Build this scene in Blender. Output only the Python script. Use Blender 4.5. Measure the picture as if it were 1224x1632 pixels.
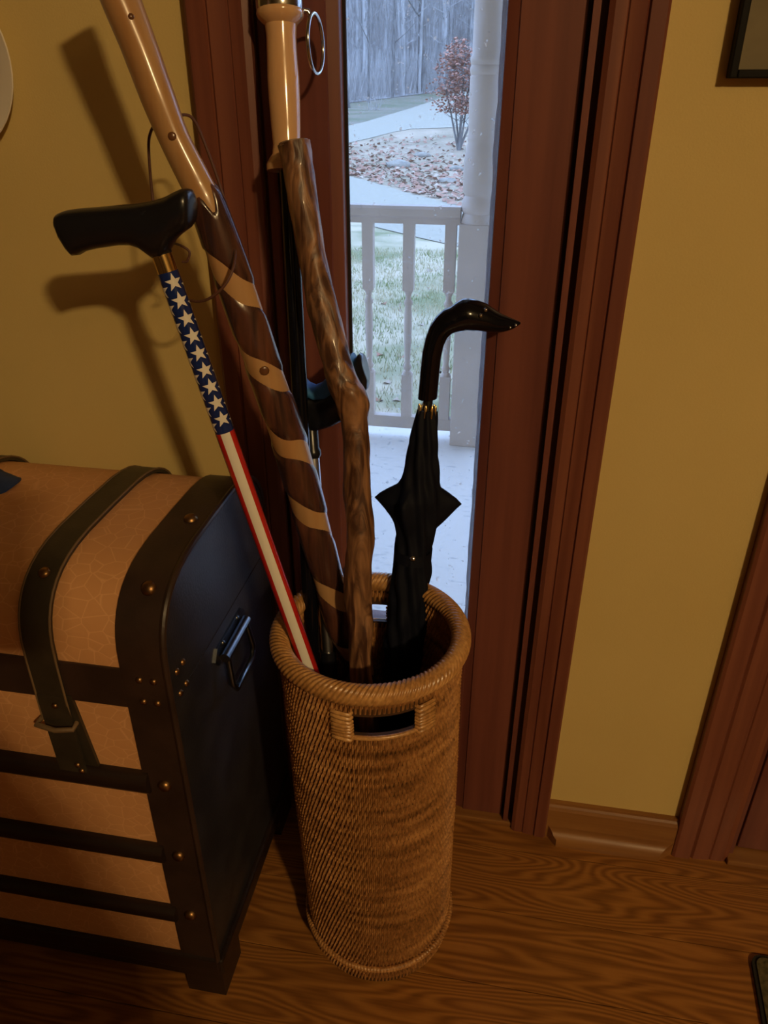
import bpy, bmesh, math, random
from mathutils import Vector, Matrix, Quaternion
random.seed(7)
sc = bpy.context.scene
for o in list(bpy.data.objects): bpy.data.objects.remove(o)
COL = sc.collection
PI = math.pi

# ------------------------------------------------------------------ camera
FPX, PITCH, YAW = 1226.0, math.radians(29.2), math.radians(10.0)
CAM = Vector((0.0, -1.036, 1.26))
fh = Vector((-math.sin(YAW), math.cos(YAW), 0)); RT = Vector((math.cos(YAW), math.sin(YAW), 0))
FW = fh*math.cos(PITCH) + Vector((0, 0, -1))*math.sin(PITCH); UP = RT.cross(FW)
cd = bpy.data.cameras.new('camera'); cam = bpy.data.objects.new('camera', cd); COL.objects.link(cam)
cd.sensor_fit = 'VERTICAL'; cd.sensor_height = 32.64; cd.lens = FPX*32.64/1632.0
cd.clip_start = 0.02; cd.clip_end = 500
cam.matrix_world = Matrix((( RT.x, UP.x, -FW.x, CAM.x), (RT.y, UP.y, -FW.y, CAM.y), (RT.z, UP.z, -FW.z, CAM.z), (0, 0, 0, 1)))
sc.camera = cam
# ------------------------------------------------------------------ world, exposure
w = bpy.data.worlds.new('overcast_sky'); sc.world = w; w.use_nodes = True
bg = w.node_tree.nodes['Background']; bg.inputs[0].default_value = (0.375, 0.575, 1.0, 1); bg.inputs[1].default_value = 4.8
vs = sc.view_settings
vs.view_transform = 'Standard'; vs.look = 'None'; vs.exposure = 0.0; vs.gamma = 1.0; vs.use_curve_mapping = False
# the room's lamp: two warm bulbs in a ceiling fixture (the fixture itself is built further down)
LAMP = Vector((1.82, -3.30, 2.72)); BULBS = [LAMP + Vector((-.045, 0, 0)), LAMP + Vector((.045, 0.02, 0))]
for b in BULBS:
    ld = bpy.data.lights.new('ceiling_bulb_offscreen', 'POINT'); ld.energy = 172; ld.color = (1.0, .69, .32); ld.shadow_soft_size = .046
    lo = bpy.data.objects.new('ceiling_bulb_offscreen', ld); lo.location = b; COL.objects.link(lo)

# ------------------------------------------------------------------ helpers
def ray(px, py): return (FW*FPX + RT*(px-612) - UP*(py-816)).normalized()
def hit(px, py, axis, val):
    d = ray(px, py); t = (val-CAM[axis])/d[axis]; return CAM + d*t
def depth(P): return (P-CAM).dot(FW)
def gz(y):
    z = -.5
    if y > 19: z += .035*(min(y, 59)-19)
    if y > 59: z += .28*(y-59)
    return z
def ghit(px, py):
    d = ray(px, py); t = 3.0
    for i in range(4000):
        P = CAM + d*t
        if P.z <= gz(P.y): break
        t += .03
    return P
def V(*a): return Vector(a)
def lerp(a, b, t): return a + (b-a)*t
def interp(tab, x):
    if x <= tab[0][0]: return tab[0][1]
    for (a, va), (b, vb) in zip(tab, tab[1:]):
        if x <= b: return lerp(va, vb, (x-a)/(b-a))
    return tab[-1][1]

class MB:
    def __init__(s): s.v = []; s.f = []
    def add(s, vs_, fs):
        o = len(s.v); s.v += [Vector(p) for p in vs_]; s.f += [tuple(i+o for i in f) for f in fs]; return s
    def box(s, x0, x1, y0, y1, z0, z1, bev=0):
        bm = bmesh.new(); bmesh.ops.create_cube(bm, size=1)
        for v in bm.verts: v.co = V(lerp(x0, x1, v.co.x+.5), lerp(y0, y1, v.co.y+.5), lerp(z0, z1, v.co.z+.5))
        if bev: bmesh.ops.bevel(bm, geom=list(bm.edges), offset=bev, segments=2, affect='EDGES', profile=.5)
        bm.verts.ensure_lookup_table(); s.add([v.co.copy() for v in bm.verts], [[v.index for v in f.verts] for f in bm.faces]); bm.free(); return s
    def rings(s, rings, cap=True, closed=False):
        n = len(rings[0]); vs_ = [p for r in rings for p in r]; fs = []
        m = len(rings)
        for i in range(m if closed else m-1):
            a = i*n; b = ((i+1) % m)*n
            for j in range(n): k = (j+1) % n; fs.append((a+j, a+k, b+k, b+j))
        if cap and not closed: fs.append(tuple(range(n-1, -1, -1))); fs.append(tuple((m-1)*n+i for i in range(n)))
        return s.add(vs_, fs)
    def tube(s, path, radii, n=12, rf=None, cap=True, closed=False, ref=None):
        path = [Vector(p) for p in path]; m = len(path)
        if not hasattr(radii, '__len__'): radii = [radii]*m
        N = None; rs = []
        for i in range(m):
            if closed: T = path[(i+1) % m]-path[i-1]
            else: T = path[min(i+1, m-1)]-path[max(i-1, 0)]
            T.normalize()
            if N is None:
                r0 = ref if ref else (V(0, 0, 1) if abs(T.z) < .9 else V(1, 0, 0)); N = r0 - T*r0.dot(T)
            else: N = N - T*N.dot(T)
            N.normalize(); B = T.cross(N)
            ring = []
            for j in range(n):
                a = 2*PI*j/n; r = radii[i]*(rf(i, a) if rf else 1)
                ring.append(path[i]+(N*math.cos(a)+B*math.sin(a))*r)
            rs.append(ring)
        return s.rings(rs, cap, closed)
    def lathe(s, c, prof, n=24, cap=True):
        return s.rings([[V(c[0]+r*math.cos(2*PI*j/n), c[1]+r*math.sin(2*PI*j/n), c[2]+z) for j in range(n)] for r, z in prof], cap)
    def prism(s, poly, axis, a, b):
        # poly: list of 2D points; axis 'z' -> (x,y), 'x' -> (y,z), 'y' -> (x,z)
        def P(p, t): return {'z': V(p[0], p[1], t), 'x': V(t, p[0], p[1]), 'y': V(p[0], t, p[1])}[axis]
        n = len(poly); vs_ = [P(p, a) for p in poly]+[P(p, b) for p in poly]
        return s.add(vs_, [tuple(range(n)), tuple(range(2*n-1, n-1, -1))]+[(i, i+n, (i+1) % n+n, (i+1) % n) for i in range(n)])
    def dome(s, c, nrm, r, h, n=12, k=4):
        nrm = Vector(nrm).normalized(); t = nrm.orthogonal().normalized(); b = nrm.cross(t); c = Vector(c); rs = []
        for i in range(k):
            a = PI/2*i/k; rs.append([c+nrm*(h*math.sin(a))+(t*math.cos(2*PI*j/n)+b*math.sin(2*PI*j/n))*(r*math.cos(a)) for j in range(n)])
        o = len(s.v); s.rings(rs, False); s.v.append(c+nrm*h); top = len(s.v)-1; l = o+(k-1)*n
        s.f += [(l+j, l+(j+1) % n, top) for j in range(n)]; return s
    def build(s, name, mat, parent=None, smooth=None, loc=None):
        me = bpy.data.meshes.new(name)
        off = parent_world(parent) if parent else V(0, 0, 0)
        L = Vector(loc) if loc is not None else V(0, 0, 0)
        me.from_pydata([p-off-L for p in s.v], [], s.f); me.validate(); me.update()
        bm = bmesh.new(); bm.from_mesh(me); bmesh.ops.recalc_face_normals(bm, faces=bm.faces)
        if smooth is not None:
            for f in bm.faces: f.smooth = True
            for e in bm.edges:
                if len(e.link_faces) == 2 and e.calc_face_angle(0) > math.radians(smooth): e.smooth = False
        bm.to_mesh(me); bm.free()
        if mat: me.materials.append(mat)
        o = bpy.data.objects.new(name, me); COL.objects.link(o)
        if parent: o.parent = parent
        o.location = L
        return o
def parent_world(p):
    l = p.location.copy()
    while p.parent: p = p.parent; l += p.location
    return l
def tag(o, label, cat=None, group=None, kind=None):
    o['label'] = label
    if cat: o['category'] = cat
    if group: o['group'] = group
    if kind: o['kind'] = kind
    return o
def thing(name, loc, label, cat, group=None):
    o = bpy.data.objects.new(name, None); COL.objects.link(o); o.location = loc; o.empty_display_size = .05
    return tag(o, label, cat, group)
def struct(o, label=None):
    o['kind'] = 'structure'
    if label: o['label'] = label
    return o
def root_struct(name, loc=(0, 0, 0), label=None):
    o = bpy.data.objects.new(name, None); COL.objects.link(o); o.location = loc; return struct(o, label)

# ------------------------------------------------------------------ materials
def mat(name, c1, c2=None, scale=(10, 10, 10), rough=.5, metal=0, bump=0, bscale=None, detail=4, coat=0, lo=.35, hi=.65, rnd=False, dist=0, spec=.5, sheen=0):
    m = bpy.data.materials.new(name); m.use_nodes = True; nt = m.node_tree; p = nt.nodes['Principled BSDF']
    p.inputs['Roughness'].default_value = rough; p.inputs['Metallic'].default_value = metal
    p.inputs['Coat Weight'].default_value = coat; p.inputs['Coat Roughness'].default_value = .12
    p.inputs['Specular IOR Level'].default_value = spec
    if sheen: p.inputs['Sheen Weight'].default_value = sheen
    p.inputs['Base Color'].default_value = (*c1, 1)
    tc = nt.nodes.new('ShaderNodeTexCoord'); mp = nt.nodes.new('ShaderNodeMapping'); mp.inputs['Scale'].default_value = scale
    nt.links.new(tc.outputs['Object'], mp.inputs[0])
    if rnd:
        oi = nt.nodes.new('ShaderNodeObjectInfo'); mu = nt.nodes.new('ShaderNodeMath'); mu.operation = 'MULTIPLY'; mu.inputs[1].default_value = 37.0
        cb = nt.nodes.new('ShaderNodeCombineXYZ'); nt.links.new(oi.outputs['Random'], mu.inputs[0])
        for i in range(3): nt.links.new(mu.outputs[0], cb.inputs[i])
        nt.links.new(cb.outputs[0], mp.inputs['Location'])
    nz = nt.nodes.new('ShaderNodeTexNoise'); nz.inputs['Scale'].default_value = 1; nz.inputs['Detail'].default_value = detail
    nz.inputs['Distortion'].default_value = dist
    nt.links.new(mp.outputs[0], nz.inputs['Vector'])
    if c2:
        cr = nt.nodes.new('ShaderNodeValToRGB'); cr.color_ramp.elements[0].position = lo; cr.color_ramp.elements[1].position = hi
        cr.color_ramp.elements[0].color = (*c1, 1); cr.color_ramp.elements[1].color = (*c2, 1)
        nt.links.new(nz.outputs[0], cr.inputs[0]); nt.links.new(cr.outputs[0], p.inputs['Base Color'])
    if bump:
        bp = nt.nodes.new('ShaderNodeBump'); bp.inputs['Strength'].default_value = bump; bp.inputs['Distance'].default_value = .002
        src = nz
        if bscale:
            src = nt.nodes.new('ShaderNodeTexNoise'); src.inputs['Scale'].default_value = bscale; src.inputs['Detail'].default_value = 3
            nt.links.new(tc.outputs['Object'], src.inputs['Vector'])
        nt.links.new(src.outputs[0], bp.inputs['Height']); nt.links.new(bp.outputs[0], p.inputs['Normal'])
    return m
M = {}
M['wall'] = mat('yellow_paint', (.60, .45, .175), (.63, .48, .195), (3, 3, 3), .75, bump=.12, bscale=350, spec=.25)
M['dark_ceiling_paint'] = mat('ceiling_paint', (.26, .235, .20), None, rough=.9)  # unseen ceiling, kept darker than real paint to cut bounce light
M['room_paint'] = mat('room_paint', (.11, .085, .05), None, rough=.9)  # unseen walls, colour darkened to hold down bounce and deepen the shade
M['trim'] = mat('mahogany_trim', (.125, .036, .028), (.19, .060, .042), (40, 40, 1.6), .42, bump=.06, detail=6, coat=.08, rnd=True)
M['casing'] = mat('stained_casing', (.14, .040, .026), (.215, .072, .042), (45, 45, 1.3), .42, bump=.06, detail=6, coat=.08, rnd=True, dist=.4)
M['base'] = mat('oak_base', (.21, .085, .022), (.29, .13, .036), (3, 60, 60), .42, bump=.06, detail=6, coat=.1, rnd=True)
M['dark'] = mat('dark_gap', (.012, .007, .006), None, rough=.8)

def floor_mat():
    m = bpy.data.materials.new('oak_floor'); m.use_nodes = True; nt = m.node_tree; p = nt.nodes['Principled BSDF']; N = nt.nodes.new; L = nt.links.new
    p.inputs['Roughness'].default_value = .33; p.inputs['Coat Weight'].default_value = .06; p.inputs['Specular IOR Level'].default_value = .3
    tc = N('ShaderNodeTexCoord'); oi = N('ShaderNodeObjectInfo'); mu = N('ShaderNodeMath'); mu.operation = 'MULTIPLY'; mu.inputs[1].default_value = 53
    cb = N('ShaderNodeCombineXYZ'); L(oi.outputs['Random'], mu.inputs[0]); [L(mu.outputs[0], cb.inputs[i]) for i in range(3)]
    ad = N('ShaderNodeVectorMath'); ad.operation = 'ADD'; L(tc.outputs['Object'], ad.inputs[0]); L(cb.outputs[0], ad.inputs[1])
    # cathedral grain: a stretched noise bent into contour lines
    mp = N('ShaderNodeMapping'); mp.inputs['Scale'].default_value = (1.1, 8, 8); L(ad.outputs[0], mp.inputs[0])
    nz = N('ShaderNodeTexNoise'); nz.inputs['Detail'].default_value = 2; nz.inputs['Scale'].default_value = 1; L(mp.outputs[0], nz.inputs['Vector'])
    m1 = N('ShaderNodeMath'); m1.operation = 'MULTIPLY'; m1.inputs[1].default_value = 235; L(nz.outputs[0], m1.inputs[0])
    sn = N('ShaderNodeMath'); sn.operation = 'SINE'; L(m1.outputs[0], sn.inputs[0])
    m2 = N('ShaderNodeMapRange'); m2.inputs[1].default_value = -1; m2.inputs[2].default_value = 1; L(sn.outputs[0], m2.inputs[0])
    mp2 = N('ShaderNodeMapping'); mp2.inputs['Scale'].default_value = (7, 260, 260); L(ad.outputs[0], mp2.inputs[0])
    n2 = N('ShaderNodeTexNoise'); n2.inputs['Detail'].default_value = 3; n2.inputs['Scale'].default_value = 1; L(mp2.outputs[0], n2.inputs['Vector'])
    mx = N('ShaderNodeMix'); mx.data_type = 'FLOAT'; mx.inputs[0].default_value = .55; L(m2.outputs[0], mx.inputs[2]); L(n2.outputs[0], mx.inputs[3])
    cr = N('ShaderNodeValToRGB'); e = cr.color_ramp.elements; e[0].position = .15; e[0].color = (.17, .062, .012, 1); e[1].position = .75; e[1].color = (.37, .155, .036, 1)
    L(mx.outputs[0], cr.inputs[0])
    hs = N('ShaderNodeHueSaturation'); mr = N('ShaderNodeMapRange'); mr.inputs[3].default_value = .75; mr.inputs[4].default_value = 1.12; L(oi.outputs['Random'], mr.inputs[0]); L(mr.outputs[0], hs.inputs['Value'])
    L(cr.outputs[0], hs.inputs['Color']); L(hs.outputs[0], p.inputs['Base Color'])
    bp = N('ShaderNodeBump'); bp.inputs['Strength'].default_value = .08; bp.inputs['Distance'].default_value = .001; L(n2.outputs[0], bp.inputs['Height']); L(bp.outputs[0], p.inputs['Normal'])
    return m
M['floor'] = floor_mat()

def leather_mat():
    m = bpy.data.materials.new('tan_crackle_leather'); m.use_nodes = True; nt = m.node_tree; p = nt.nodes['Principled BSDF']; N = nt.nodes.new; L = nt.links.new
    p.inputs['Roughness'].default_value = .5; p.inputs['Specular IOR Level'].default_value = .35
    tc = N('ShaderNodeTexCoord'); mp = N('ShaderNodeMapping'); mp.inputs['Scale'].default_value = (46, 46, 60); L(tc.outputs['Object'], mp.inputs[0])
    vo = N('ShaderNodeTexVoronoi'); vo.feature = 'DISTANCE_TO_EDGE'; vo.inputs['Scale'].default_value = 1; L(mp.outputs[0], vo.inputs['Vector'])
    cr = N('ShaderNodeValToRGB'); e = cr.color_ramp.elements; e[0].position = 0; e[0].color = (.76, .41, .20, 1); e[1].position = .045; e[1].color = (.65, .325, .14, 1)
    L(vo.outputs[0], cr.inputs[0]); L(cr.outputs[0], p.inputs['Base Color'])
    bp = N('ShaderNodeBump'); bp.inputs['Strength'].default_value = .35; bp.inputs['Distance'].default_value = .0015; L(vo.outputs[0], bp.inputs['Height']); L(bp.outputs[0], p.inputs['Normal'])
    return m
M['leather'] = leather_mat()
M['band'] = mat('dark_brown_leather', (.026, .014, .010), (.040, .021, .015), (20, 20, 20), .42, bump=.12, bscale=260)
M['endface'] = mat('black_leather', (.020, .018, .020), (.032, .029, .032), (18, 18, 18), .40, bump=.15, bscale=300)
M['strap'] = mat('olive_black_leather', (.026, .020, .012), (.042, .032, .020), (25, 25, 25), .45, bump=.1, bscale=300)
M['strapedge'] = mat('strap_edge', (.16, .10, .05), None, rough=.6)
M['slat'] = mat('black_wood', (.014, .008, .006), (.024, .013, .009), (5, 60, 60), .4, bump=.08)
M['brass'] = mat('antique_brass', (.30, .17, .07), (.20, .11, .05), (60, 60, 60), .38, metal=1)
M['iron'] = mat('gunmetal', (.16, .17, .19), None, rough=.3, metal=1)
M['chrome'] = mat('chrome', (.55, .54, .53), None, rough=.15, metal=1)
M['gold'] = mat('gold_ferrule', (.80, .55, .22), None, rough=.18, metal=1)
M['silver'] = mat('satin_aluminium', (.62, .62, .64), None, rough=.3, metal=1)
M['blackplastic'] = mat('black_plastic', (.009, .009, .012), None, rough=.28)
M['blackgloss'] = mat('black_lacquer', (.004, .004, .007), None, rough=.14, spec=.35)
M['blackcloth'] = mat('black_nylon', (.004, .005, .011), (.007, .008, .016), (30, 30, 30), .65, bump=.25, bscale=90, spec=.12)
M['bluerub'] = mat('blue_rubber', (.045, .20, .52), None, rough=.55)
M['navy'] = mat('navy_print', (.008, .022, .13), None, rough=.2, coat=.4)
M['whiteprint'] = mat('white_print', (.80, .76, .70), None, rough=.22, coat=.4)
M['redprint'] = mat('red_print', (.50, .018, .012), None, rough=.2, coat=.4)
M['peeled'] = mat('peeled_wood', (.40, .205, .082), (.47, .275, .125), (45, 45, 3), .30, coat=.3, detail=6, bump=.05, lo=.3, hi=.6, dist=.6)
M['bark'] = mat('stained_bark', (.036, .016, .014), (.135, .050, .030), (60, 60, 7), .25, coat=.5, detail=8, bump=.5, lo=.38, hi=.68, dist=.8)
M['knot'] = mat('dark_knot', (.13, .05, .02), None, rough=.3, coat=.4)
M['drift'] = mat('weathered_stick', (.065, .026, .014), (.33, .165, .08), (70, 70, 8), .42, coat=.12, detail=10, bump=.9, lo=.40, hi=.66, dist=1.4)
M['endgrain'] = mat('sawn_end', (.30, .20, .13), (.16, .10, .07), (200, 200, 200), .6)
M['beech'] = mat('varnished_beech', (.62, .36, .18), (.70, .43, .23), (60, 60, 3), .16, coat=.7, detail=5, lo=.3, hi=.7)
M['thong'] = mat('brown_leather_lace', (.10, .04, .025), None, rough=.6)
def rattan(name, c1, c2, c3):
    m = bpy.data.materials.new(name); m.use_nodes = True; nt = m.node_tree; p = nt.nodes['Principled BSDF']; N = nt.nodes.new; L = nt.links.new
    p.inputs['Roughness'].default_value = .33; p.inputs['Coat Weight'].default_value = .25; p.inputs['Coat Roughness'].default_value = .2
    tc = N('ShaderNodeTexCoord'); mp = N('ShaderNodeMapping'); mp.inputs['Scale'].default_value = (9, 9, 75); L(tc.outputs['Object'], mp.inputs[0])
    nz = N('ShaderNodeTexNoise'); nz.inputs['Scale'].default_value = 1; nz.inputs['Detail'].default_value = 3; L(mp.outputs[0], nz.inputs['Vector'])
    mp2 = N('ShaderNodeMapping'); mp2.inputs['Scale'].default_value = (260, 260, 110); L(tc.outputs['Object'], mp2.inputs[0])
    n2 = N('ShaderNodeTexNoise'); n2.inputs['Scale'].default_value = 1; n2.inputs['Detail'].default_value = 1; L(mp2.outputs[0], n2.inputs['Vector'])
    mx = N('ShaderNodeMix'); mx.data_type = 'FLOAT'; mx.inputs[0].default_value = .42; L(nz.outputs[0], mx.inputs[2]); L(n2.outputs[0], mx.inputs[3])
    cr = N('ShaderNodeValToRGB'); e = cr.color_ramp.elements; e[0].position = .32; e[0].color = (*c1, 1); e[1].position = .66; e[1].color = (*c3, 1)
    q = e.new(.5); q.color = (*c2, 1)
    L(mx.outputs[0], cr.inputs[0]); L(cr.outputs[0], p.inputs['Base Color']); return m
M['rattan'] = rattan('rattan_weave', (.13, .054, .018), (.38, .175, .058), (.60, .32, .12))
M['rim'] = rattan('rattan_rim', (.26, .12, .036), (.48, .24, .08), (.66, .37, .14))
M['core'] = mat('rattan_core', (.045, .02, .008), (.07, .032, .012), (40, 40, 40), .6)
M['plate'] = mat('white_glaze', (.78, .72, .64), None, rough=.15, coat=.5)
M['cap'] = mat('blue_cloth', (.012, .035, .13), (.018, .05, .17), (60, 60, 60), .7, bump=.2, bscale=500)
M['frame'] = mat('black_frame', (.006, .005, .004), None, rough=.6, spec=.15)
M['mat_board'] = mat('olive_mat', (.16, .13, .075), (.19, .155, .09), (20, 20, 20), .8)
M['print'] = mat('cream_print', (.62, .52, .34), (.50, .42, .27), (9, 9, 9), .8)
M['rug'] = mat('olive_rug', (.050, .042, .016), (.11, .09, .04), (120, 120, 120), .95, bump=.8, bscale=220)
M['rugedge'] = mat('rug_binding', (.012, .010, .008), None, rough=.9)
# outdoors
M['porch_paint'] = mat('porch_paint', (.42, .34, .28), (.47, .38, .32), (6, 6, 6), .5)
M['porch_floor'] = mat('porch_floor', (.62, .57, .52), (.36, .34, .33), (22, 50, 22), .6, lo=.60, hi=.74, detail=5)
M['grass'] = mat('winter_lawn', (.14, .15, .065), (.38, .32, .22), (1.1, 1.7, 1), .95, lo=.36, hi=.58, detail=9)
M['verge'] = mat('verge_grass', (.085, .095, .045), (.16, .135, .10), (.5, .9, 1), .95, detail=8)
M['blade'] = mat('grass_blade', (.15, .20, .055), (.48, .41, .26), (2.2, 2.2, 2.2), .9)
M['island'] = mat('dry_grass', (.20, .16, .10), (.33, .26, .18), (.9, .5, 1), .95, detail=8)
M['gravel'] = mat('pale_gravel', (.235, .215, .165), (.29, .265, .20), (14, 14, 14), .9, detail=8)
M['leaf'] = mat('fallen_leaf', (.22, .11, .07), (.36, .21, .15), (3, 3, 3), .9)
M['leaf_light'] = mat('pale_leaf', (.40, .32, .25), None, rough=.9)
M['redleaf'] = mat('dry_red_leaf', (.27, .115, .075), (.40, .20, .14), (5, 5, 5), .9)
M['barkgrey'] = mat('grey_bark', (.19, .18, .17), (.36, .345, .33), (6, 6, 1.2), .95, rnd=True)
M['barkdark'] = mat('dark_bark', (.085, .080, .075), (.17, .16, .15), (9, 9, 2), .95)
M['twig'] = mat('brush_twig', (.23, .215, .20), (.37, .35, .33), (2, 2, 2), .95)
M['hill'] = mat('wooded_floor', (.165, .155, .145), (.28, .265, .25), (.5, .25, .25), .95, detail=10)
M['rock'] = mat('grey_rock', (.17, .155, .13), (.27, .245, .20), (7, 7, 7), .9)
def glass_mat():
    m = bpy.data.materials.new('window_glass'); m.use_nodes = True; nt = m.node_tree; N = nt.nodes.new; L = nt.links.new
    for n in list(nt.nodes): nt.nodes.remove(n)
    out = N('ShaderNodeOutputMaterial'); tr = N('ShaderNodeBsdfTransparent'); gl = N('ShaderNodeBsdfGlossy'); gl.inputs['Roughness'].default_value = .02
    fr = N('ShaderNodeFresnel'); fr.inputs[0].default_value = 1.45; mx = N('ShaderNodeMixShader'); mh = N('ShaderNodeMath'); mh.operation = 'MULTIPLY'; mh.inputs[1].default_value = .6
    L(fr.outputs[0], mh.inputs[0]); L(mh.outputs[0], mx.inputs[0]); L(tr.outputs[0], mx.inputs[1]); L(gl.outputs[0], mx.inputs[2])
    # dried specks and smears on the pane
    tc = N('ShaderNodeTexCoord'); df = N('ShaderNodeBsdfDiffuse'); df.inputs[0].default_value = (.8, .8, .8, 1); tl = N('ShaderNodeBsdfTranslucent'); tl.inputs[0].default_value = (.8, .8, .8, 1)
    ds = N('ShaderNodeMixShader'); L(df.outputs[0], ds.inputs[1]); L(tl.outputs[0], ds.inputs[2])
    nz = N('ShaderNodeTexNoise'); nz.inputs['Scale'].default_value = 130; nz.inputs['Detail'].default_value = 2; L(tc.outputs['Object'], nz.inputs['Vector'])
    cr = N('ShaderNodeMapRange'); cr.inputs[1].default_value = .69; cr.inputs[2].default_value = .74; cr.inputs[3].default_value = 0.05; cr.inputs[4].default_value = .7; L(nz.outputs[0], cr.inputs[0])
    m2 = N('ShaderNodeMixShader'); L(cr.outputs[0], m2.inputs[0]); L(mx.outputs[0], m2.inputs[1]); L(ds.outputs[0], m2.inputs[2]); L(m2.outputs[0], out.inputs[0])
    return m
M['glass'] = glass_mat()
def sealant_mat():
    m = bpy.data.materials.new('white_sealant'); m.use_nodes = True; nt = m.node_tree; N = nt.nodes.new; L = nt.links.new
    for n in list(nt.nodes): nt.nodes.remove(n)
    out = N('ShaderNodeOutputMaterial'); df = N('ShaderNodeBsdfDiffuse'); tl = N('ShaderNodeBsdfTranslucent'); mx = N('ShaderNodeMixShader'); mx.inputs[0].default_value = .65
    df.inputs[0].default_value = (.85, .85, .85, 1); tl.inputs[0].default_value = (.9, .9, .9, 1)
    L(df.outputs[0], mx.inputs[1]); L(tl.outputs[0], mx.inputs[2]); L(mx.outputs[0], out.inputs[0]); return m
M['sealant'] = sealant_mat()
M['skin'] = mat('skin', (.45, .25, .17), None, rough=.5)
M['sweater'] = mat('grey_cloth', (.10, .10, .11), None, rough=.9)
M['bulb'] = mat('frosted_bulb', (.80, .78, .72), None, rough=.4)

# ------------------------------------------------------------------ room shell
X0, X1, Y0, ZC, WT = -2.6, 3.0, -5.2, 3.0, .12
OX0, OX1, OZ = -.346, .073, 2.06          # sidelight opening
DX0, DX1 = .462, 1.38                      # door opening
wb = MB()
for a, b, z0, z1 in ((X0, OX0, 0, ZC), (OX1, DX0, 0, ZC), (DX1, X1, 0, ZC), (OX0, OX1, OZ, ZC), (DX0, DX1, OZ, ZC)): wb.box(a, b, 0, WT, z0, z1)
struct(wb.build('wall_back', M['wall']), 'yellow painted wall around the narrow window')
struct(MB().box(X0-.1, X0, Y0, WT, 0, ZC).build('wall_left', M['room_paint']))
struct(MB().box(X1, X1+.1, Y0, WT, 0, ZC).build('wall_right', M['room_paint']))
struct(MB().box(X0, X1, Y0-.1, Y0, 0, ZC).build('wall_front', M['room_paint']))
struct(MB().box(X0-.1, X1+.1, Y0-.1, WT, ZC, ZC+.1).build('ceiling', M['dark_ceiling_paint']))
fl = root_struct('floor', (0, 0, -.02), 'oak plank floor')
MB().box(X0, X1, Y0, WT, -.08, -.018).build('subfloor', M['dark'], fl)
PW = .128
plank_mesh = {}
def plank(x0, x1, y0):
    L = round(x1-x0, 2)
    if L not in plank_mesh:
        o = MB().box(0, L-.0012, 0, PW-.0012, -.018, 0, .0008).build('plank', M['floor'], None)
        plank_mesh[L] = o.data
    else:
        o = bpy.data.objects.new('plank', plank_mesh[L]); COL.objects.link(o)
    o.parent = fl; o.location = (x0, y0, .02)
y = -.312-PW*38; row = 0
while y < WT-.001:
    if y > Y0:
        x = X0 - random.choice((0, .3, .6, .9)); lens = (1.2, 1.5, 1.8)
        if abs(y+.312) < .01: x = X0-.4
        while x < X1-.01:
            L = random.choice(lens)
            if y > -.6 and -.35 < x+L < .65: L += 1.1
            a = max(x, X0); b = min(x+L, X1)
            if b-a > .02: plank(a, b, y)
            x += L
    y += PW; row += 1

# casings: stepped profile swept up the wall (x grows away from the opening when s=+1)
def casing(name, xi, xo, z1, label):
    wdt = xo-xi
    prof = [(0, 0), (0, -.010), (.10, -.0135), (.30, -.0135), (.32, -.012), (.345, -.0145), (.62, -.017), (.66, -.014), (.685, -.0185), (.95, -.019), (1, -.016), (1, 0)]
    poly = [(xi+wdt*u, v) for u, v in prof]
    return struct(MB().prism(poly, 'z', 0, z1).build(name, M['casing'], None), label)
casing('trim_1', .068, .132, 2.12, 'stepped reddish wood casing right of the narrow window')
casing('trim_2', -.341, -.419, 2.12, 'stepped reddish wood casing left of the narrow window')
casing('trim_3', .464, .365, 2.12, 'reddish wood casing of the door beside the short baseboard')
# baseboards
def baseboard(name, xa, xb, label):
    r = root_struct(name, ((xa+xb)/2, 0, 0), label)
    MB().prism([(0, 0), (-.014, 0), (-.014, .072), (-.011, .078), (-.008, .082), (-.008, .087), (0, .087)], 'x', xa, xb).build('board', M['base'], r)
    # shoe moulding with both ends cut back
    pts = [(-.014, 0)]+[(-.014-.021*math.cos(t*PI/12), .0+.030*math.sin(t*PI/12)) for t in range(7)]
    m = MB(); n = len(pts)
    va = [V(xa+.004+(.016 if p[0] < -.03 else .016*(-.014-p[0])/.021*.9), p[0], p[1]) for p in pts]
    vb = [V(xb-.002-(.026*(-.014-p[0])/.021), p[0], p[1]) for p in pts]
    m.add(va+vb, [tuple(range(n)), tuple(range(2*n-1, n-1, -1))]+[(i, i+n, (i+1) % n+n, (i+1) % n) for i in range(n)])
    m.build('shoe_moulding', M['base'], r, 40)
baseboard('baseboard_right', .132, .365, 'short oak baseboard between the two casings')
baseboard('baseboard_left', X0, -.419, 'oak baseboard behind the trunk')

# sidelight window (frame parts and pane)
win = root_struct('window_1', (-.14, .03, 0), 'narrow full-height window in a reddish wood frame')
GL, GR, GB = -.240, -.043, .440
MB().prism([(OX1, .11), (OX1, .022), (.0600, .022), (.0600, -.002), (.0515, -.002), (.0515, .03), (.043, .03), (.043, .11)], 'z', 0, OZ).build('jamb', M['trim'], win)
MB().prism([(OX0, .11), (OX0, .022), (-.3345, .022), (-.3345, -.002), (-.3265, -.002), (-.3265, .03), (-.318, .03), (-.318, .11)], 'z', 0, OZ).build('jamb', M['trim'], win)
def stile(xa, xb, inner):
    d = 1 if inner > xa+.001 else -1
    poly = [(xa, .055), (xa, .012), (xb, .012), (xb, .055)]
    if inner == xb: poly = [(xa, .055), (xa, .012), (xb-.016, .012), (xb-.0148, .0145), (xb-.0008, .0185), (xb, .020), (xb, .055)]
    else: poly = [(xb, .055), (xb, .012), (xa+.016, .012), (xa+.0148, .0145), (xa+.0008, .0185), (xa, .020), (xa, .055)]
    MB().prism(poly, 'z', .012, OZ-.02).build('stile', M['trim'], win)
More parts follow.
